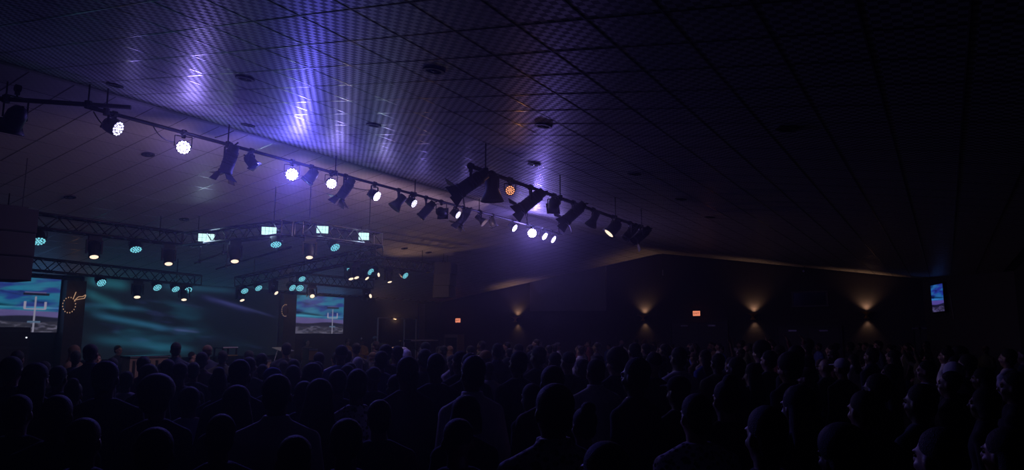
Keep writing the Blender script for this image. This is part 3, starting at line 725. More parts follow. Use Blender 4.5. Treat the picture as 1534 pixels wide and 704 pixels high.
tr_head(TE, 545, 397, 'X', .95, (.6, -.7, .3), where=W5); tr_led(TE, 553, 405, 'X', 1.1, (.6, -.5, .5), where=W5); tr_led(TE, 605, 411, 'X', 1.1, (.6, -.5, .5), where=W5); tr_head(TE, 582, 414, 'X', .95, (.2, -.85, .3), where=W5)
tr_head(TE, 561, 383, 'X', .9, (.9, .12, .35), where=W5, power=22)
tr_led(TF, 449, 415, 'X', 1.15, (.2, -.5, .7), where=W6); tr_led(TF, 436, 429, 'X', 1.1, (.5, -.5, .5), where=W6); tr_head(TF, 467, 437, 'X', .95, (.1, -.5, .8), where=W6, power=40); tr_head(TF, 549, 441, 'X', .95, (.85, .22, .45), where=W6, power=130); tr_head(TD, 409, 434, 'Y', .9, (.6, -.6, .4), where=W4)
# bright flat LED panels on the front trusses
def panel(tr, px, py, plane, wpx, hpx, label):
    an, b_ = drop(tr, px, py, plane); d = (b_-EYE).dot(FWD); wv, hv = wpx/F_PX*d, hpx/F_PX*d
    tw = (EYE-b_); tw.normalize(); b_ = b_+tw*.22
    fw = tw.copy(); fw.z -= .25; fw.normalize(); x = Vector((0, 0, 1)).cross(fw).normalized(); q = Matrix((x, fw.cross(x), fw)).transposed().to_quaternion()
    t = empty('led_panel_light', b_); t.rotation_mode = 'QUATERNION'; t.rotation_quaternion = q; tag(t, label, 'stage light')
    MB().box((0, 0, -.05), (wv+.03, hv+.03, .09)).build('housing', M['black'], t)
    MB().box((0, 0, -.13), (.05, .05, .12)).build('bracket', M['black'], t)
    mb = MB(); nx, ny = 4, 2; cw, ch_ = wv/nx, hv/ny
    cell = MB().box((0, 0, 0), (cw*.93, ch_*.93, .012)).mesh('led_cell', M['e_panel'])
    for i in range(nx):
        for j in range(ny): link('led_cell', cell, t, ((i-(nx-1)/2)*cw, (j-(ny-1)/2)*ch_, 0))
    l = lamp('AREA', 'panel_light', (0, 0, .03), (0, 0, 1), P_PANEL, (.55, .75, 1.0), .3, 160, parent=t)
P_PANEL = 2.2
panel(TB, 309, 356, 'Y', 22, 12, 'bright white-cyan LED panel on the truss beside a moving head'); panel(TB, 403, 346, 'Y', 21, 12, 'bright white-cyan LED panel on the truss near its corner')
panel(TC, 483, 344, 'X', 17, 11, 'bright white-cyan LED panel above a moving head on the front truss'); panel(TC, 545, 354, 'X', 15, 11, 'bright white-cyan LED panel above the cluster of moving heads')

# ------------------------------------------------------------------ hanging loudspeakers
def hang_speaker(c, wd, dp, ht, yaw, label, tilt=.06):
    t = empty('hanging_loudspeaker', c, yaw); tag(t, label, 'loudspeaker')
    n = 3; hh = ht/n
    for k in range(n):
        z = ht/2-hh*(k+.5); mb = MB(); vs = []
        for sx, sy, sz in ((-1, -1, -1), (1, -1, -1), (1, 1, -1), (-1, 1, -1), (-1, -1, 1), (1, -1, 1), (1, 1, 1), (-1, 1, 1)):
            w_ = wd*(1 if sy < 0 else .8); vs.append((sx*w_/2, sy*dp/2+(k*tilt*.4), z+sz*(hh/2-.006)))
        mb.add(vs, [(0, 3, 2, 1), (4, 5, 6, 7), (0, 1, 5, 4), (1, 2, 6, 5), (2, 3, 7, 6), (3, 0, 4, 7)]); cb = mb.build('cabinet', M['cabinet'], t)
        MB().box((0, -dp/2-.012+k*tilt*.4, z), (wd*.94, .02, hh*.9)).build('grille', M['grille'], cb)
    top = zc(c[0])-c[2]
    MB().box((0, 0, ht/2+.03), (wd*.8, .08, .06)).build('fly_bar', M['black'], t)
    for s in (-1, 1): MB().tube((s*wd*.3, 0, ht/2+.05), (s*wd*.3, 0, top+.03), .008, n=6).build('suspension_cable', M['cable'], t)
p = atD(667, 420, 25.6); hang_speaker(p, .85, .62, 1.26, PI/2+.35, 'black loudspeaker array hanging beyond the far end of the stage truss')
p = atD(4, 366, 12.3); hang_speaker(p, .8, .6, 1.27, PI/2-.1, 'black loudspeaker array hanging beside the near end of the stage truss')
# ------------------------------------------------------------------ people: one continuous body mesh each, clothing and hair as parts
def remesh(mb, name, voxel, smooth=2, dec=None):
    me = mb.mesh(name, M['black']); o = bpy.data.objects.new(name, me); COL.objects.link(o)
    r = o.modifiers.new('r', 'REMESH'); r.mode = 'VOXEL'; r.voxel_size = voxel
    if smooth: s = o.modifiers.new('s', 'SMOOTH'); s.factor = .5; s.iterations = smooth
    if dec: d = o.modifiers.new('d', 'DECIMATE'); d.ratio = dec
    dg = bpy.context.evaluated_depsgraph_get(); out = bpy.data.meshes.new_from_object(o.evaluated_get(dg))
    bpy.data.objects.remove(o); bpy.data.meshes.remove(me); out.name = name
    out.polygons.foreach_set('use_smooth', [True]*len(out.polygons))
    if not out.materials: out.materials.append(M['black'])
    return out
def caps(mb, p0, p1, r0, r1, n=14):
    p0, p1 = Vector(p0), Vector(p1); mb.tube(p0, p1, r0, r1, n=n); mb.ell(p0, (r0,)*3, 8); mb.ell(p1, (r1,)*3, 8)
def frame(d, hint):
    z = Vector(d).normalized(); x = Vector(hint)-z*Vector(hint).dot(z); x.normalize(); return x, z.cross(x), z
POSES = {   # right arm and left arm: elbow, wrist (x mirrored for the left), then the palm direction
    'down': [((.245, -.03, 1.12), (.255, .05, .88)), ((.245, -.03, 1.12), (.255, .05, .88))],
    'clasp': [((.25, .01, 1.12), (.07, .25, 1.07)), ((.25, .01, 1.12), (.07, .25, 1.03))],
    'raise': [((.33, .08, 1.52), (.33, .14, 1.80)), ((.245, -.03, 1.12), (.255, .05, .88))],
    'both': [((.36, .10, 1.46), (.36, .20, 1.74)), ((.36, .10, 1.46), (.36, .20, 1.74))],
    'play': [((.24, .03, 1.13), (.19, .29, 1.06)), ((.24, .03, 1.13), (.19, .29, 1.06))],
    'seated': [((.25, .04, 1.13), (.20, .31, 1.04)), ((.25, .04, 1.13), (.20, .31, 1.10))],
}
def skeleton(pose, fem):
    sh = .165 if fem else .19
    legs = []
    for s in (1, -1):
        if pose == 'seated': legs.append([(s*.09, 0, .90), (s*.13, .42, .88), (s*.14, .44, .46)])
        else: legs.append([(s*.088, 0, .90), (s*.10, .015, .50), (s*.105, -.015, .09)])
    arms = []
    for s, (e, w_) in zip((1, -1), POSES[pose]):
        k = .92 if fem else 1
        arms.append([(s*sh, -.005, 1.372), (s*e[0]*k, e[1], e[2]), (s*w_[0]*k, w_[1], w_[2])])
    return sh, arms, legs
def torso(mb, fem, g=0.):
    if fem: R_ = [(.80, .12, .095), (.90, .175, .115), (1.05, .130, .09), (1.16, .135, .095), (1.27, .160, .118), (1.36, .158, .105), (1.41, .125, .08), (1.465, .072, .062)]
    else: R_ = [(.80, .12, .095), (.90, .165, .112), (1.05, .150, .10), (1.16, .165, .108), (1.28, .185, .125), (1.36, .178, .112), (1.42, .135, .088), (1.48, .080, .068)]
    mb.rings([(z, rx+g, ry+g, 0, -.01 if z > 1.3 else 0) for z, rx, ry in R_], 24)
def body_mesh(pose, fem):
    mb = MB(); sh, arms, legs = skeleton(pose, fem); torso(mb, fem)
    mb.rings([(1.42, .075, .065, 0, -.015), (1.48, .056, .058, 0, -.012), (1.56, .054, .058, 0, .0)], 16)
    # head: skull, face, jaw, nose, brow, lips, ears
    mb.ell((0, -.012, 1.645), (.074, .092, .098), 14); mb.ell((0, .018, 1.60), (.062, .07, .088), 12); mb.ell((0, .045, 1.545), (.040, .038, .034), 10)
    mb.ell((0, .095, 1.613), (.013, .022, .024), 8); mb.ell((0, .082, 1.635), (.009, .016, .035), 8)
    for s in (-1, 1):
        mb.ell((s*.03, .074, 1.655), (.026, .014, .009), 8); mb.ell((s*.076, -.008, 1.615), (.010, .020, .032), 8); mb.ell((s*.036, .062, 1.595), (.022, .022, .022), 8)
    mb.ell((0, .083, 1.568), (.024, .010, .006), 8); mb.ell((0, .081, 1.556), (.021, .010, .007), 8)
    for s, a in zip((1, -1), arms):
        caps(mb, (a[0][0]*.28, -.012, 1.445), (a[0][0]*.9, -.008, 1.395), .045, .040); mb.ell(a[0], (.056, .058, .058), 10); k = .9 if fem else 1
        caps(mb, a[0], a[1], .054*k, .041*k); caps(mb, a[1], a[2], .042*k, .027*k)
        d = (Vector(a[2])-Vector(a[1])).normalized(); x, y, z = frame(d, (0, 1, .3) if pose == 'down' else (s*1, 0, .15))
        wv = Vector(a[2]); q = Matrix((x, y, z)).transposed().to_quaternion()
        mb.ell(wv+z*.05, (.042, .018, .058), 10, q)
        for i, (o_, L) in enumerate(((-.031, .058), (-.011, .072), (.010, .068), (.029, .054))):
            b0 = wv+x*o_+z*.09; b1 = b0+z*L*.55+y*s*.012; b2 = b1+z*L*.45+y*s*.028
            caps(mb, b0-z*.02, b1, .0092, .0088, 8); caps(mb, b1, b2, .0088, .0078, 8)
        t0 = wv+z*.03+x*.036; caps(mb, t0, t0+x*.026+z*.03, .011, .010, 8); caps(mb, t0+x*.026+z*.03, t0+x*.030+z*.058, .010, .008, 8)
    for l in legs:
        caps(mb, l[0], l[1], .085, .056); caps(mb, l[1], l[2], .055, .038); a = Vector(l[2])
        mb.ell(a+Vector((0, -.03, -.045)), (.036, .045, .04), 8); caps(mb, a+Vector((0, 0, -.055)), a+Vector((0, .16, -.062)), .034, .025)
    return remesh(mb, 'body', .0095, 2, .35)
def shirt_mesh(pose, fem, kind):
    mb = MB(); sh, arms, legs = skeleton(pose, fem); torso(mb, fem, .017)
    mb.rings([(.78 if kind != 'coat' else .48, .20, .15, 0, 0), (.92, .20, .145, 0, 0), (1.1, (.165 if fem else .185), .128, 0, 0)], 24)
    mb.rings([(1.40, .11, .085, 0, -.012), (1.475, .082, .076, 0, -.014), (1.50, .068, .070, 0, -.012)], 18)
    for a in arms:
        k = .92 if fem else 1
        caps(mb, (a[0][0]*.30, -.012, 1.448), (a[0][0]*.92, -.008, 1.395), .056, .052); mb.ell(a[0], (.066, .070, .068), 10)
        if kind == 'tee':
            m_ = Vector(a[0]).lerp(Vector(a[1]), .62); caps(mb, a[0], m_, .064*k, .066*k)
        else:
            caps(mb, a[0], a[1], .064*k, .054*k); e = Vector(a[1]).lerp(Vector(a[2]), .95); caps(mb, a[1], e, .057*k, .040*k)
    if kind == 'hood': mb.ell((0, -.10, 1.455), (.115, .065, .075), 10); mb.rings([(1.44, .11, .10, 0, -.03), (1.52, .085, .085, 0, -.03)], 18)
    if kind == 'collar': mb.rings([(1.47, .075, .075, 0, -.01), (1.52, .078, .078, 0, -.008), (1.523, .07, .07, 0, -.008)], 18)
    return remesh(mb, 'shirt', .013, 2, .45)
def trouser_mesh(pose, fem):
    mb = MB(); sh, arms, legs = skeleton(pose, fem)
    mb.rings([(.80, .13, .105, 0, 0), (.90, .180, .122, 0, 0), (1.0, .165, .112, 0, 0)], 20)
    for l in legs:
        e = Vector(l[1]).lerp(Vector(l[2]), .93); caps(mb, l[0], l[1], .098, .072); caps(mb, l[1], e, .072, .062)
    return remesh(mb, 'trousers', .015, 2, .45)
def shoe_mesh(pose, fem, side):
    mb = MB(); sh, arms, legs = skeleton(pose, fem)
    for l in legs[:1] if side > 0 else legs[1:]:
        a = Vector(l[2]); z0 = a.z-.09
        mb.rings([(z0+.0, .048, .135, a.x, a.y+.06), (z0+.03, .050, .140, a.x, a.y+.06), (z0+.06, .046, .11, a.x, a.y+.035), (z0+.10, .040, .055, a.x, a.y-.015)], 16)
    me = mb.mesh('shoe', M['black'], True); return me
def hair_mesh(kind):
    mb = MB()
    if kind == 'short': mb.ell((0, -.030, 1.674), (.083, .097, .090), 14); mb.ell((0, -.055, 1.61), (.070, .055, .07), 10)
    elif kind == 'fade': mb.ell((0, -.030, 1.676), (.079, .094, .081), 14)
    elif kind == 'afro': mb.ell((0, -.048, 1.70), (.128, .13, .118), 14); mb.ell((0, -.07, 1.62), (.11, .08, .09), 10)
    elif kind == 'long':
        mb.ell((0, -.032, 1.670), (.090, .102, .096), 14); mb.rings([(1.33, .10, .035, 0, -.115), (1.45, .125, .05, 0, -.10), (1.56, .105, .07, 0, -.065), (1.68, .08, .07, 0, -.04)], 18)
    elif kind == 'bun': mb.ell((0, -.030, 1.674), (.083, .098, .090), 14); mb.ell((0, -.055, 1.61), (.068, .055, .065), 10); mb.ell((0, -.075, 1.755), (.055, .055, .05), 10)
    elif kind == 'bob': mb.ell((0, -.034, 1.672), (.098, .105, .098), 14); mb.rings([(1.52, .108, .075, 0, -.045), (1.60, .112, .09, 0, -.035), (1.68, .092, .085, 0, -.03)], 18)
    elif kind == 'ponytail':
        mb.ell((0, -.030, 1.674), (.084, .098, .090), 14); mb.ell((0, -.055, 1.61), (.068, .055, .065), 10); caps(mb, (0, -.11, 1.69), (0, -.16, 1.62), .028, .036); caps(mb, (0, -.16, 1.62), (0, -.13, 1.42), .036, .018)
    elif kind == 'cap': mb.ell((0, -.012, 1.682), (.086, .100, .080), 14); mb.ell((0, .105, 1.675), (.070, .075, .010), 10)
    elif kind == 'scarf':
        mb.ell((0, -.015, 1.662), (.092, .104, .103), 14); mb.rings([(1.46, .12, .10, 0, -.03), (1.54, .085, .085, 0, -.02), (1.60, .085, .085, 0, -.02)], 18)
    elif kind == 'beanie': mb.ell((0, -.015, 1.675), (.090, .104, .092), 14); mb.rings([(1.625, .086, .10, 0, -.02), (1.66, .092, .106, 0, -.02), (1.665, .088, .10, 0, -.02)], 18)
    me = remesh(mb, 'hair', .011, 2, .6)
    return me
SKIN = [mat('deep_brown_skin', (.10, .055, .035), .5), mat('brown_skin', (.18, .10, .065), .5), mat('tan_skin', (.30, .18, .12), .5)]
HAIRM = [mat('black_hair', (.006, .0055, .006), .7, 0, .32, bump=(180, .8)), mat('dark_brown_hair', (.014, .009, .007), .7, 0, .32, bump=(180, .8))]
CLOTH = {'black': (.012, .012, .015), 'navy': (.015, .02, .05), 'charcoal': (.04, .04, .045), 'white': (.80, .78, .77), 'pale grey': (.52, .50, .50), 'maroon': (.10, .018, .025), 'brown': (.12, .075, .045), 'blue': (.06, .09, .30), 'gold': (.55, .34, .09), 'olive': (.07, .075, .04)}
CM_ = {k: mat(k.replace(' ', '_')+'_cloth', v, .9, noise=(9, .18), bump=(60, .25)) for k, v in CLOTH.items()}
pm = bpy.data.materials.new('patterned_cloth'); pm.use_nodes = True; nt = pm.node_tree; b = nt.nodes['Principled BSDF']; b.inputs['Roughness'].default_value = .9
tc = nt.nodes.new('ShaderNodeTexCoord'); vo = nt.nodes.new('ShaderNodeTexVoronoi'); vo.inputs['Scale'].default_value = 34; nt.links.new(tc.outputs['Object'], vo.inputs['Vector'])
rp = nt.nodes.new('ShaderNodeValToRGB'); rp.color_ramp.elements[0].position = .35; rp.color_ramp.elements[0].color = (.08, .07, .07, 1); rp.color_ramp.elements[1].position = .5; rp.color_ramp.elements[1].color = (.75, .72, .70, 1)
nt.links.new(vo.outputs['Distance'], rp.inputs['Fac']); nt.links.new(rp.outputs['Color'], b.inputs['Base Color']); CM_['speckled'] = pm
TROUSER = [CM_['black'], CM_['navy'], CM_['charcoal']]
BODY, SHIRT, TROU, SHOE, HAIR = {}, {}, {}, {}, {}
def get(d, key, fn):
    if key not in d: d[key] = fn(*key)
    return d[key]
NP = [0]; EYE_ = {}
def eye_mesh(n):
    me = MB().ell((0, 0, 0), (.015, .010, .0075), 8).mesh('eye', M['eye'], True); return me
M['eye'] = mat('dark_eye', (.03, .02, .018), .2)
HN = {'short': 'short dark hair', 'fade': 'closely cropped hair', 'afro': 'a round afro', 'long': 'long dark hair', 'bun': 'hair in a top bun', 'bob': 'a full dark bob', 'ponytail': 'a dark ponytail', 'cap': 'a peaked cap', 'scarf': 'a head scarf', 'beanie': 'a knitted hat', 'bald': 'a shaved head'}
PN = {'down': '', 'clasp': ', hands clasped', 'raise': ', one hand raised', 'both': ', both hands raised', 'play': ', hands held forward', 'seated': ', seated'}
def person(loc, face, height, hair='short', shirt='black', pose='down', fem=False, kind='long', zone='in the crowd', skin=None, hat=None, label=None, full=True):
    NP[0] += 1; i = NP[0]; k = height/1.75
    t = empty('person', loc, math.atan2(face[1], face[0])-PI/2); t.scale = (k*(1+.06*math.sin(i*1.7)), k, k)
    lb = label or 'person with %s in %s %s%s' % (HN[hair], shirt, zone, PN[pose])
    tag(t, lb, 'person', None if label else 'people '+zone)
    sk = SKIN[(i*7) % 3] if skin is None else SKIN[skin]
    link('body', get(BODY, (pose, fem), body_mesh), t, mat=sk)
    o = link('shirt' if kind != 'coat' else 'coat', get(SHIRT, (pose, fem, kind), shirt_mesh), t, mat=CM_[shirt])
    link('trousers', get(TROU, (pose, fem), trouser_mesh), t, mat=TROUSER[i % 3])
    if full:
        for sd in (1, -1):
            link('shoe', get(SHOE, (pose, fem, sd), shoe_mesh), t, mat=M['black'])
            link('eye', get(EYE_, ('eye',), eye_mesh), t, (sd*.030, .0735, 1.633))
    if hair != 'bald':
        isb = hair in ('cap', 'scarf', 'beanie')
        link({'cap': 'cap', 'scarf': 'head_scarf', 'beanie': 'knitted_hat'}.get(hair, 'hair'), get(HAIR, (hair,), hair_mesh), t, mat=(CM_[hat or 'charcoal'] if isb else HAIRM[i % 2]))
    return t
STAGE_C = Vector((-19, 14.5, 0))
placed = []
def free(p, r):
    return all((p.x-a.x)**2+(p.y-a.y)**2 > r*r for a in placed)
def stand(px, py, wpx, **k):
    # head width gives the distance, the crown pixel then gives the height over the floor
    hw = {'afro': .256, 'bob': .216, 'long': .19, 'scarf': .185, 'beanie': .18}.get(k.get('hair', 'short'), .168)
    D = hw*F_PX/wpx; h = atD(px, py, D).z
    hh = min(1.86, max(1.56, h)); hh -= 0
    if abs(hh-h) > .005 and py > 508:            # keep a human height: slide along the sight line
        D = D*(CZ-hh)/(CZ-h) if CZ-h > .02 else D
    p = atD(px, py, D); p.z = 0
    for _ in range(12):
        if free(p, .5): break
        p = p+Vector((ray(px, 503).x, ray(px, 503).y, 0))*.16
    else: return
    top = atD(px, py, 1); crown = {'afro': 1.808, 'bun': 1.80, 'cap': 1.762, 'beanie': 1.767, 'bob': 1.766}.get(k.get('hair', 'short'), 1.757)
    placed.append(p.copy()); f = STAGE_C-p; f.z = 0; f.normalize()
    tw = k.pop('turn', None); a = (rnd.uniform(-.3, .3) if tw is None else tw); f = Quaternion((0, 0, 1), a) @ f
    d = math.hypot(p.x, p.y)
    person(p, f, hh*1.75/crown, full=True, **k)
# the people who can be told apart, from the nearest rows backwards: crown pixel, head width
Z1_ = 'far from the gable wall'; Z2_ = 'amid the crowd'
L = [
 (828, 575, 56, dict(hair='short', shirt='speckled', kind='collar', label='broad person in a pale speckled shirt with short hair, back turned')),
 (697, 591, 54, dict(hair='bob', shirt='black', fem=True, label='person with a smooth dark bob in front of the pale collared shirt')),
 (707, 533, 36, dict(hair='short', shirt='white', kind='collar', label='tall person in a pale collared shirt behind the dark bob')),
 (417, 561, 43, dict(hair='short', shirt='white', kind='collar', label='person with short hair in a wide white collared shirt')),
 (355, 597, 55, dict(hair='long', shirt='black', fem=True, label='person with long dark hair below a tall person with a pale collar')),
 (360, 541, 38, dict(hair='fade', shirt='navy', kind='collar', label='tall person with cropped hair and a pale collar above the long dark hair')),
 (240, 562, 60, dict(hair='afro', shirt='black', label='person with a very large round head of hair in dark clothes')),
 (285, 603, 40, dict(hair='short', shirt='white', fem=True, label='person in a rounded white top beside the large round head of hair')),
 (480, 578, 50, dict(hair='long', shirt='black', fem=True, label='person with long dark hair in black right behind two short-haired people')),
 (535, 567, 44, dict(hair='short', shirt='speckled', fem=True, kind='tee', label='person in a dark speckled tee with short hair')),
 (569, 599, 42, dict(hair='short', shirt='charcoal', label='broad person in charcoal with short hair among the nearest people')),
 (686, 645, 52, dict(hair='fade', shirt='black', label='close person in black with cropped hair below the dark bob')),
 (873, 601, 34, dict(hair='bun', shirt='black', fem=True, zone=Z1_)), (794, 574, 31, dict(hair='bob', shirt='black', fem=True, zone=Z1_)),
 (826, 548, 36, dict(hair='short', shirt='brown', zone=Z1_)), (891, 538, 27, dict(hair='short', shirt='white', kind='collar', label='person in a white collared shirt with short hair turned to the stage')),
 (920, 520, 34, dict(hair='afro', shirt='navy', zone=Z2_)), (950, 536, 36, dict(hair='short', shirt='black', zone=Z1_)), (1015, 566, 36, dict(hair='cap', hat='black', shirt='black', label='person in a flat black cap and black clothes')),
 (1178, 527, 38, dict(hair='afro', shirt='black', zone=Z1_)), (1230, 537, 18, dict(hair='beanie', hat='brown', shirt='black', label='person in a brown knitted hat')), (1260, 536, 21, dict(hair='cap', hat='pale grey', shirt='black', label='person in a pale grey cap and black clothes')),
 (1207, 550, 23, dict(hair='cap', hat='brown', shirt='charcoal', label='person in a brown cap and charcoal clothes')), (1192, 577, 52, dict(hair='long', shirt='navy', fem=True, zone=Z1_)), (1143, 608, 62, dict(hair='short', shirt='charcoal', zone=Z1_)),
 (1040, 590, 48, dict(hair='short', shirt='speckled', label='person in a dark speckled shirt with short hair behind a flat cap')), (958, 560, 50, dict(hair='short', shirt='navy', zone=Z1_)), (985, 640, 62, dict(hair='ponytail', shirt='black', fem=True, zone=Z1_)),
 (161, 541, 35, dict(hair='short', shirt='black', zone=Z1_)), (190, 556, 19, dict(hair='short', shirt='pale grey', zone=Z2_)), (225, 545, 33, dict(hair='bob', shirt='black', fem=True, zone=Z1_)), (252, 539, 22, dict(hair='short', shirt='navy', zone=Z2_)),
 (270, 544, 25, dict(hair='fade', shirt='black', zone=Z2_)), (291, 546, 22, dict(hair='short', shirt='black', zone=Z2_)), (328, 551, 30, dict(hair='bun', shirt='navy', fem=True, zone=Z1_)), (374, 535, 20, dict(hair='short', shirt='black', zone=Z2_)),
 (58, 544, 36, dict(hair='long', shirt='black', fem=True, zone=Z1_)), (90, 548, 26, dict(hair='short', shirt='black', zone=Z1_)), (112, 566, 28, dict(hair='bun', shirt='black', fem=True, zone=Z1_)), (20, 541, 34, dict(hair='short', shirt='navy', zone=Z1_)),
 (90, 592, 46, dict(hair='short', shirt='black', zone=Z1_)), (160, 600, 50, dict(hair='long', shirt='black', fem=True, zone=Z1_)), (30, 612, 52, dict(hair='short', shirt='black', zone=Z1_)), (235, 640, 56, dict(hair='short', shirt='black', zone=Z1_)), (440, 650, 58, dict(hair='fade', shirt='black', zone=Z1_)),
 (393, 548, 20, dict(hair='short', shirt='navy', zone=Z2_)), (409, 551, 28, dict(hair='cap', hat='blue', shirt='navy', label='person in a blue cap seen over the white collared shirt')), (440, 538, 18, dict(hair='short', shirt='navy', zone=Z2_)), (425, 540, 16, dict(hair='short', shirt='black', zone=Z2_)),
 (454, 571, 32, dict(hair='short', shirt='navy', zone=Z1_)), (467, 545, 34, dict(hair='bob', shirt='black', fem=True, zone=Z1_)), (475, 541, 22, dict(hair='beanie', hat='navy', shirt='navy', label='person in a navy knitted hat beside the dark bobs')), (477, 529, 18, dict(hair='short', shirt='black', zone=Z2_)),
 (507, 554, 29, dict(hair='short', shirt='navy', zone=Z1_)), (520, 551, 26, dict(hair='short', shirt='navy', zone=Z1_)), (523, 543, 28, dict(hair='bob', shirt='black', fem=True, zone=Z2_)), (536, 535, 18, dict(hair='scarf', hat='pale grey', shirt='pale grey', fem=True, label='person in a pale grey head scarf')), (503, 528, 14, dict(hair='short', shirt='pale grey', zone=Z2_)), (520, 526, 17, dict(hair='short', shirt='navy', zone=Z2_)),
 (559, 549, 25, dict(hair='fade', shirt='navy', zone=Z2_)), (561, 561, 30, dict(hair='beanie', hat='blue', shirt='black', label='person in a blue knitted hat')), (570, 528, 22, dict(hair='short', shirt='blue', label='person in a bright blue top with short hair')), (577, 516, 18, dict(hair='short', shirt='black', zone=Z2_)), (594, 519, 18, dict(hair='short', shirt='navy', zone=Z2_)), (609, 523, 15, dict(hair='beanie', hat='white', shirt='charcoal', label='person in a white knitted hat')),
 (609, 536, 33, dict(hair='ponytail', shirt='black', fem=True, zone=Z1_)), (636, 513, 14, dict(hair='short', shirt='black', zone=Z2_)), (635, 523, 21, dict(hair='short', shirt='navy', zone=Z2_)), (652, 529, 29, dict(hair='fade', shirt='navy', zone=Z1_)), (677, 532, 17, dict(hair='long', shirt='pale grey', fem=True, zone=Z2_)), (688, 526, 22, dict(hair='short', shirt='black', zone=Z2_)),
 (731, 542, 19, dict(hair='fade', shirt='pale grey', zone=Z2_)), (727, 527, 20, dict(hair='cap', hat='gold', shirt='black', label='person in a gold cap and black clothes')), (742, 525, 15, dict(hair='short', shirt='pale grey', zone=Z2_)), (775, 526, 25, dict(hair='short', shirt='navy', zone=Z2_)), (795, 526, 18, dict(hair='short', shirt='black', zone=Z2_)), (758, 536, 18, dict(hair='long', shirt='navy', fem=True, zone=Z2_)),
 (805, 519, 20, dict(hair='short', shirt='black', zone=Z2_)), (830, 529, 20, dict(hair='short', shirt='navy', zone=Z2_)), (850, 526, 22, dict(hair='fade', shirt='charcoal', zone=Z2_)), (871, 538, 20, dict(hair='short', shirt='charcoal', zone=Z2_)), (949, 514, 17, dict(hair='short', shirt='charcoal', zone=Z2_)), (977, 527, 24, dict(hair='fade', shirt='charcoal', zone=Z2_)), (1015, 520, 22, dict(hair='short', shirt='white', zone=Z2_)), (994, 515, 13, dict(hair='short', shirt='black', zone=Z2_)),
 (1085, 560, 40, dict(hair='bun', shirt='black', fem=True, zone=Z1_)), (1100, 535, 24, dict(hair='short', shirt='navy', zone=Z2_)), (1125, 548, 28, dict(hair='long', shirt='charcoal', fem=True, zone=Z2_)), (1150, 525, 20, dict(hair='short', shirt='charcoal', zone=Z2_, pose='clasp')),
 (1310, 560, 34, dict(hair='short', shirt='brown', zone=Z1_)), (1330, 545, 24, dict(hair='bob', shirt='black', fem=True, zone=Z2_)), (1290, 600, 50, dict(hair='short', shirt='charcoal', zone=Z1_)), (1375, 575, 40, dict(hair='short', shirt='navy', zone=Z1_)), (1420, 555, 28, dict(hair='fade', shirt='black', zone=Z1_)), (1385, 540, 22, dict(hair='short', shirt='pale grey', zone=Z2_)),
 (1470, 580, 44, dict(hair='bob', shirt='black', fem=True, zone=Z1_)), (1515, 560, 34, dict(hair='short', shirt='black', zone=Z1_)), (1400, 640, 66, dict(hair='short', shirt='black', zone=Z1_)), (1250, 640, 62, dict(hair='afro', shirt='black', zone=Z1_)), (1325, 628, 50, dict(hair='short', shirt='pale grey', zone=Z1_)), (1500, 640, 64, dict(hair='long', shirt='black', fem=True, zone=Z1_)),
 (600, 655, 56, dict(hair='short', shirt='black', zone=Z1_)), (900, 660, 60, dict(hair='bob', shirt='black', fem=True, zone=Z1_)), (1090, 650, 62, dict(hair='fade', shirt='black', zone=Z1_)), (330, 655, 58, dict(hair='short', shirt='black', zone=Z1_)), (130, 655, 58, dict(hair='short', shirt='black', zone=Z1_)), (520, 640, 54, dict(hair='ponytail', shirt='black', fem=True, zone=Z1_)),
]
for px, py, wp, k in L: stand(px, py, wp, **k)
NEAR = list(placed)
# the rest of the hall, row behind row; only those who show a head
HK = ['short', 'fade', 'short', 'long', 'bun', 'bob', 'short', 'ponytail', 'afro', 'bald', 'short', 'scarf', 'cap']
SHK = ['black', 'navy', 'charcoal', 'black', 'pale grey', 'black', 'white', 'maroon', 'navy', 'brown', 'charcoal', 'blue', 'olive']
cand = []
yy = 5.2
while yy < 29.4:
    xx = -12.4 + rnd.uniform(0, .5)
    while xx < 1.2:
        p = Vector((xx+rnd.uniform(-.22, .22), yy+rnd.uniform(-.2, .2), 0)); xx += .88
        px, py, d = pix((p.x, p.y, 1.7))
        if d < 6.5 or px < -10 or px > 1545: continue
        if p.y > 24.2 and p.x > (p.y-YE)/(D1.y-YE)*(D1.x-D0.x)+D0.x-.6: continue
        cand.append((d, p))
    yy += .95
cand.sort(key=lambda t: t[0]); n_fill = 0
ZN = [(12, 'amid the crowd'), (21, 'nearer the gable wall'), (99, 'close by the gable wall')]
step = max(1, len(cand)/178)
k = 0.
for j, (d, p) in enumerate(cand):
    if j < k or NP[0] > 284: continue
    if not free(p, .5): continue
    k += step; placed.append(p)
    fem = rnd.random() < .45; hair = rnd.choice(HK)
    if fem and hair in ('fade', 'bald'): hair = 'long'
    if not fem and hair in ('long', 'bun', 'bob', 'scarf', 'ponytail'): hair = 'short'
    pose = rnd.choices(['down', 'clasp', 'raise', 'both'], [5, 3, .5 if p.x > -7 and d > 11 else 0, .25 if p.x > -7 and d > 11 else 0])[0]
    f = STAGE_C-p; f.z = 0; f.normalize(); f = Quaternion((0, 0, 1), rnd.uniform(-.45, .45)) @ f
    z = next(n for dd, n in ZN if d < dd)
    person(p, f, rnd.uniform(1.56, 1.72) if fem else rnd.uniform(1.66, 1.85), hair, rnd.choice(SHK), pose, fem, rnd.choice(['long', 'tee', 'collar']), z, full=False, hat=rnd.choice(['white', 'charcoal', 'brown']))

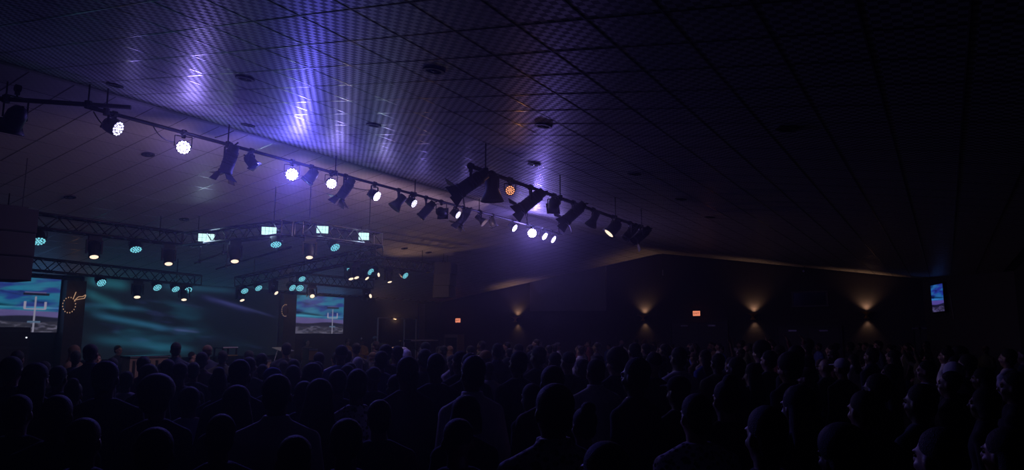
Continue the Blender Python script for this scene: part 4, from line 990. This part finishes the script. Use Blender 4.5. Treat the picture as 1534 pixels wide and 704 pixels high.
# ------------------------------------------------------------------ on and beside the stage
ST = .30
def performer(px, py, X, seat, label, z0=ST, face=(1, -.4), **k):
    p = atX(px, py, X); h = p.z-z0
    if seat: t = person((p.x, p.y, z0-.37), face, 1.75, label=label, pose='seated', **k)
    else: t = person((p.x, p.y, z0), face, min(1.86, max(1.5, h))*1.75/1.757, label=label, **k)
    return t
performer(113, 517, -13.9, False, 'person in a brown coat standing by the stage with the hood up', 0.0, (1, .6), hair='scarf', hat='brown', shirt='brown', kind='coat')
performer(146, 529, -14.4, False, 'short person in brown beside the hooded brown coat', 0.0, (.9, -.2), hair='short', shirt='brown', skin=2)
performer(177, 531, -18.8, True, 'seated pianist in black, face lit, behind the upright piano', ST, (1, .3), hair='short', shirt='black', skin=2)
performer(289, 527, -16.0, False, 'person with a lit cheek standing on the stage by the music rack', 0.0, (.5, 1), hair='short', shirt='brown', skin=2)
performer(521, 515, -19.5, False, 'singer in gold clothing on the stage, dark hair, beside another in gold', ST, (1, -.5), hair='afro', shirt='gold', fem=True)
performer(543, 514, -19.6, False, 'singer in a gold jacket standing next to the drum shield', ST, (1, -.5), hair='short', shirt='gold', pose='clasp')
performer(461, 512, -20.5, False, 'person in brown standing behind the gold guitar amplifier', ST, (1, -.3), hair='fade', shirt='brown', skin=2)
def stool(p, h, label):
    t = empty('stool', p); tag(t, label, 'stool'); MB().lathe([(.16, h-.06), (.17, h-.02), (.15, h)], 18).build('seat', M['black'], t, smooth=True)
    for k in range(3):
        a = 2*PI*k/3; MB().tube((.03*math.cos(a), .03*math.sin(a), h-.06), (.2*math.cos(a), .2*math.sin(a), 0), .012, n=6).build('leg', M['steel'], t)
pp = atX(177, 531, -18.8); stool((pp.x, pp.y-.0, ST), .40, 'round black stool under the pianist')
# upright piano
a = atX(194, 537, -17.6); b_ = atX(251, 531, -17.6); t = empty('upright_piano', (-17.75, (a.y+b_.y)/2, ST)); tag(t, 'black upright piano with a shiny lid edge at the stage front', 'piano'); wd = b_.y-a.y; ht = (a.z+b_.z)/2-ST
MB().box((0, 0, ht/2), (.36, wd, ht-.06)).build('case', M['tan'], t)
MB().box((0, 0, ht-.0), (.46, wd+.06, .045)).build('lid', M['glossblack'], t)
MB().box((.235, 0, ht-.005), (.012, wd+.06, .03)).build('lid_edge', M['steel'], t)
MB().box((-.32, 0, .68), (.30, wd, .12)).build('keyboard_shelf', M['glossblack'], t)
for s in (-1, 1): MB().box((-.40, s*(wd/2-.06), .31), (.08, .08, .62)).build('leg', M['glossblack'], t)
for k in range(5): MB().box((.19, -wd/2+wd*(k+.5)/5, ht*.48), (.03, .06, ht*.86)).build('back_post', M['black'], t)
# rack of lit keyboards
p = atX(338, 521, -17.2); t = empty('music_rack', (p.x, p.y, ST)); tag(t, 'black rack stacking small lit keyboards on the stage', 'equipment rack'); h = p.z-ST
for sx in (-.18, .18):
    for sy in (-.22, .22): MB().box((sx, sy, h/2), (.035, .035, h)).build('post', M['black'], t)
for k, (z, m_) in enumerate(((h, 'white_plastic'), (h-.22, 'gold'), (h-.42, 'black'), (h-.62, 'tan'))):
    s_ = MB().box((0, 0, z), (.42, .50, .03)).build('shelf', M['black'], t); MB().box((.215, 0, z+.015), (.012, .48, .03)).build('shelf_edge', M[m_], s_)
MB().box((0, 0, h*.35), (.40, .48, .5)).build('drawer_unit', M['tan'], t)
# clear lectern
p = atX(424, 523, -17.8); t = empty('acrylic_lectern', (p.x, p.y, ST)); tag(t, 'clear acrylic lectern with pale edges in front of the right column', 'lectern'); h = p.z-ST
MB().box((0, 0, h), (.42, .52, .02), Quaternion((0, 1, 0), .25)).build('reading_top', M['white_plastic'], t)
for s in (-1, 1):
    pts = [Vector((0, s*(.22+.14*math.sin(PI*k/8*.9)), h-.03-(h-.06)*k/8)) for k in range(9)]; MB().path(pts, .012, 6).build('side_rail', M['steel'], t)
MB().box((.02, 0, h*.5), (.015, .5, h*.8)).build('front_panel', M['glass'], t)
MB().lathe([(.3, 0), (.3, .03), (.26, .035)], 24).build('base', M['gold'], t)
def amp(px, py, X, w_, h_, label, m_, z0=ST):
    p = atX(px, py, X); t = empty('guitar_amplifier', (p.x, p.y, z0)); tag(t, label, 'amplifier'); hh = p.z-z0
    MB().box((0, 0, hh-h_/2), (.3, w_, h_)).build('cabinet', M['black'], t); MB().box((.155, 0, hh-h_/2-.04), (.012, w_*.92, h_*.72)).build('grille', M[m_], t)
    MB().box((.155, 0, hh-.06), (.014, w_*.92, .06)).build('control_strip', M['steel'], t); MB().path([Vector((0, -w_*.25, hh)), Vector((0, -w_*.2, hh+.05)), Vector((0, w_*.2, hh+.05)), Vector((0, w_*.25, hh))], .012).build('handle', M['black'], t)
    if hh-h_ > .02: MB().box((0, 0, (hh-h_)/2), (.32, w_*1.05, hh-h_)).build('flight_case', M['cabinet'], t)
amp(465, 521, -19.2, .42, .45, 'guitar amplifier with a gold grille on a flight case', 'gold')
amp(393, 537, -16.6, .4, .4, 'small tan fronted amplifier beside the clear lectern', 'tan')
# black equipment at the near end of the stage
p = atX(8, 490, -20.2); t = empty('equipment_case', (p.x, p.y, ST)); tag(t, 'tall black equipment case below the near video screen', 'equipment case'); h = p.z-ST
MB().box((0, 0, h/2), (.6, .9, h)).build('case_body', M['cabinet'], t)
for k in range(4): MB().box((.305, 0, h*(.15+.23*k)), (.015, .8, h*.19)).build('drawer_front', M['black'], t)
MB().ell((.32, .36, h*.86), (.02, .02, .02), 8).build('indicator_lamp', M['e_dot'], t)
# drum shield with the drummer
XD = -21.4; pl, pm_, pr = atX(566.5, 476, XD), atX(606, 475, XD), atX(623.5, 477, XD)
RZ = .55
t = empty('drum_riser', (XD+.1, (pl.y+pr.y)/2, ST)); tag(t, 'low carpeted riser under the drum shield', 'riser'); MB().box((0, 0, (RZ-ST)/2), (2.0, pr.y-pl.y+.5, RZ-ST)).build('platform', M['stage'], t)
MB().box((1.005, 0, (RZ-ST)/2), (.02, pr.y-pl.y+.5, RZ-ST-.02)).build('skirt', M['black'], t)
XF = XD+.95; pl, pm_, pr = atX(566.5, 476, XF), atX(606, 475, XF), atX(623.5, 477, XF)
t = empty('drum_shield', (XF, (pl.y+pr.y)/2, RZ)); tag(t, 'clear acrylic drum shield with thin pale posts around the drummer', 'drum shield')
yc_ = (pl.y+pr.y)/2; hs = pl.z-RZ
for y_ in (pl.y, pm_.y, pr.y): MB().box((0, y_-yc_, hs/2), (.045, .045, hs)).build('post', M['white_plastic'], t)
MB().box((0, 0, hs), (.04, pr.y-pl.y, .03)).build('top_rail', M['white_plastic'], t)
for y0, y1 in ((pl.y, pm_.y), (pm_.y, pr.y)): MB().box((0, (y0+y1)/2-yc_, hs/2), (.008, y1-y0-.06, hs-.05)).build('pane', M['glass'], t)
pd = atX(574, 496, XD+.25)
person((pd.x-.45, pd.y, RZ-.37), (1, .15), 1.75, 'cap', 'gold', 'seated', label='drummer in a cap and a gold shirt behind the clear shield', skin=1, hat='pale grey')
stool((pd.x-.45, pd.y, RZ), .42, 'round black drum stool under the drummer')
def drum(dx, dy, z, r, h, nm, axis=None):
    q = (Vector(axis) if axis else Vector((.1, 0, 1))).to_track_quat('Z', 'Y')
    MB().lathe([(r, -h/2), (r, h/2)], 24, q=q).build(nm, M['gold'], ts, (dx, dy, z), smooth=True)
    MB().lathe([(r*1.03, h/2-.01), (r*1.03, h/2+.015)], 24, q=q).build('drum_head', M['white_plastic'], ts, (dx, dy, z))
ts = empty('drum_kit', (pd.x+.15, pd.y+.25, RZ)); tag(ts, 'gold drum kit with bronze cymbals behind the clear shield', 'drum kit')
drum(.25, .05, .30, .28, .4, 'bass_drum', (1, 0, .05)); drum(0, -.32, .60, .17, .14, 'snare_drum'); drum(-.02, .48, .46, .2, .36, 'floor_tom'); drum(.22, -.12, .78, .14, .2, 'rack_tom'); drum(.22, .2, .78, .15, .2, 'rack_tom')
for dx, dy, z in ((.2, -.5, 1.05), (.25, .55, 1.15)):
    MB().tube((0, 0, 0), (0, 0, z), .012, n=6).build('cymbal_stand', M['steel'], ts, (dx, dy, 0)); MB().lathe([(.20, -.004), (.06, .01), (.03, .03), (.01, .032)], 22, q=Vector((.25, .1, 1)).to_track_quat('Z', 'Y')).build('cymbal', M['cymbal'], ts, (dx, dy, z), smooth=True)
for dx, dy in ((0, -.32), (.22, -.12)): MB().tube((0, 0, 0), (0, 0, .52), .014, n=6).build('drum_stand', M['steel'], ts, (dx, dy, 0))
# warm work light on the wall inside the drum corner
pw = atX(589, 477, XL+.05); t = empty('work_light', (XL, pw.y, pw.z)); tag(t, 'small warm lamp on the wall above the drums', 'wall lamp')
MB().box((.05, 0, 0), (.1, .14, .1)).build('housing', M['black'], t); MB().ell((.11, 0, -.01), (.03, .05, .04), 8).build('bulb', M['e_sconce'], t, smooth=True)
lamp('SPOT', 'work_beam', (.2, 0, -.02), (pd.x-.2-XL, pd.y-pw.y, RZ+.9-pw.z), 26, WARM, .04, 80, .8, t)
# keyboard on a stand and speaker right of the drums
a, b_ = atX(610, 509, -19.6), atX(652, 506, -19.6); t = empty('stage_keyboard', (-19.6, (a.y+b_.y)/2, ST)); tag(t, 'long pale stage keyboard on a crossed stand beside the drums', 'keyboard'); kz = a.z-ST; wd = b_.y-a.y
MB().box((0, 0, kz-.05), (.36, wd, .1)).build('keybed', M['black'], t); MB().box((.186, 0, kz-.03), (.012, wd*.96, .05)).build('front_rail', M['white_plastic'], t)
MB().box((-.1, 0, kz+.006), (.15, wd*.9, .012)).build('white_keys', M['white_plastic'], t)
for s in (-1, 1): MB().tube((-.02*s, -wd*.35, kz-.1), (.02*s, wd*.35, 0), .018, n=8).build('stand_leg', M['black'], t) if s > 0 else MB().tube((0, wd*.35, kz-.1), (0, -wd*.35, 0), .018, n=8).build('stand_leg', M['black'], t)
p = atY(681, 501, 27.5); t = empty('floor_speaker', (p.x, p.y, 0)); tag(t, 'tan floor speaker cabinet against the gable wall below the exit sign', 'loudspeaker'); h = p.z
MB().box((0, 0, h/2), (.75, .55, h)).build('cabinet', M['tan'], t); MB().box((0, -.282, h*.5), (.66, .02, h*.86)).build('grille', M['grille'], t)
for s in (-1, 1): MB().box((s*.38, 0, h*.6), (.02, .18, .08)).build('side_handle', M['black'], t)
p = atX(541.5, 507, -19.0); t = empty('microphone_stand', (p.x, p.y, ST)); tag(t, 'slim microphone stand with a pale tip between the gold singers', 'microphone stand'); h = p.z-ST
MB().lathe([(.14, 0), (.14, .02), (.03, .03)], 18).build('base', M['black'], t); MB().tube((0, 0, .02), (0, 0, h-.05), .009, n=6).build('pole', M['black'], t); MB().ell((0, 0, h), (.03, .03, .04), 8).build('microphone', M['white_plastic'], t, smooth=True)
# ------------------------------------------------------------------ thin stage haze through the whole hall air
HAZE = .004
nt = w.node_tree; vs_ = nt.nodes.new('ShaderNodeVolumeScatter'); vs_.inputs['Density'].default_value = HAZE; vs_.inputs['Anisotropy'].default_value = .85; vs_.inputs['Color'].default_value = (.9, .9, 1, 1)
nt.links.new(vs_.outputs[0], nt.nodes['World Output'].inputs['Volume'])
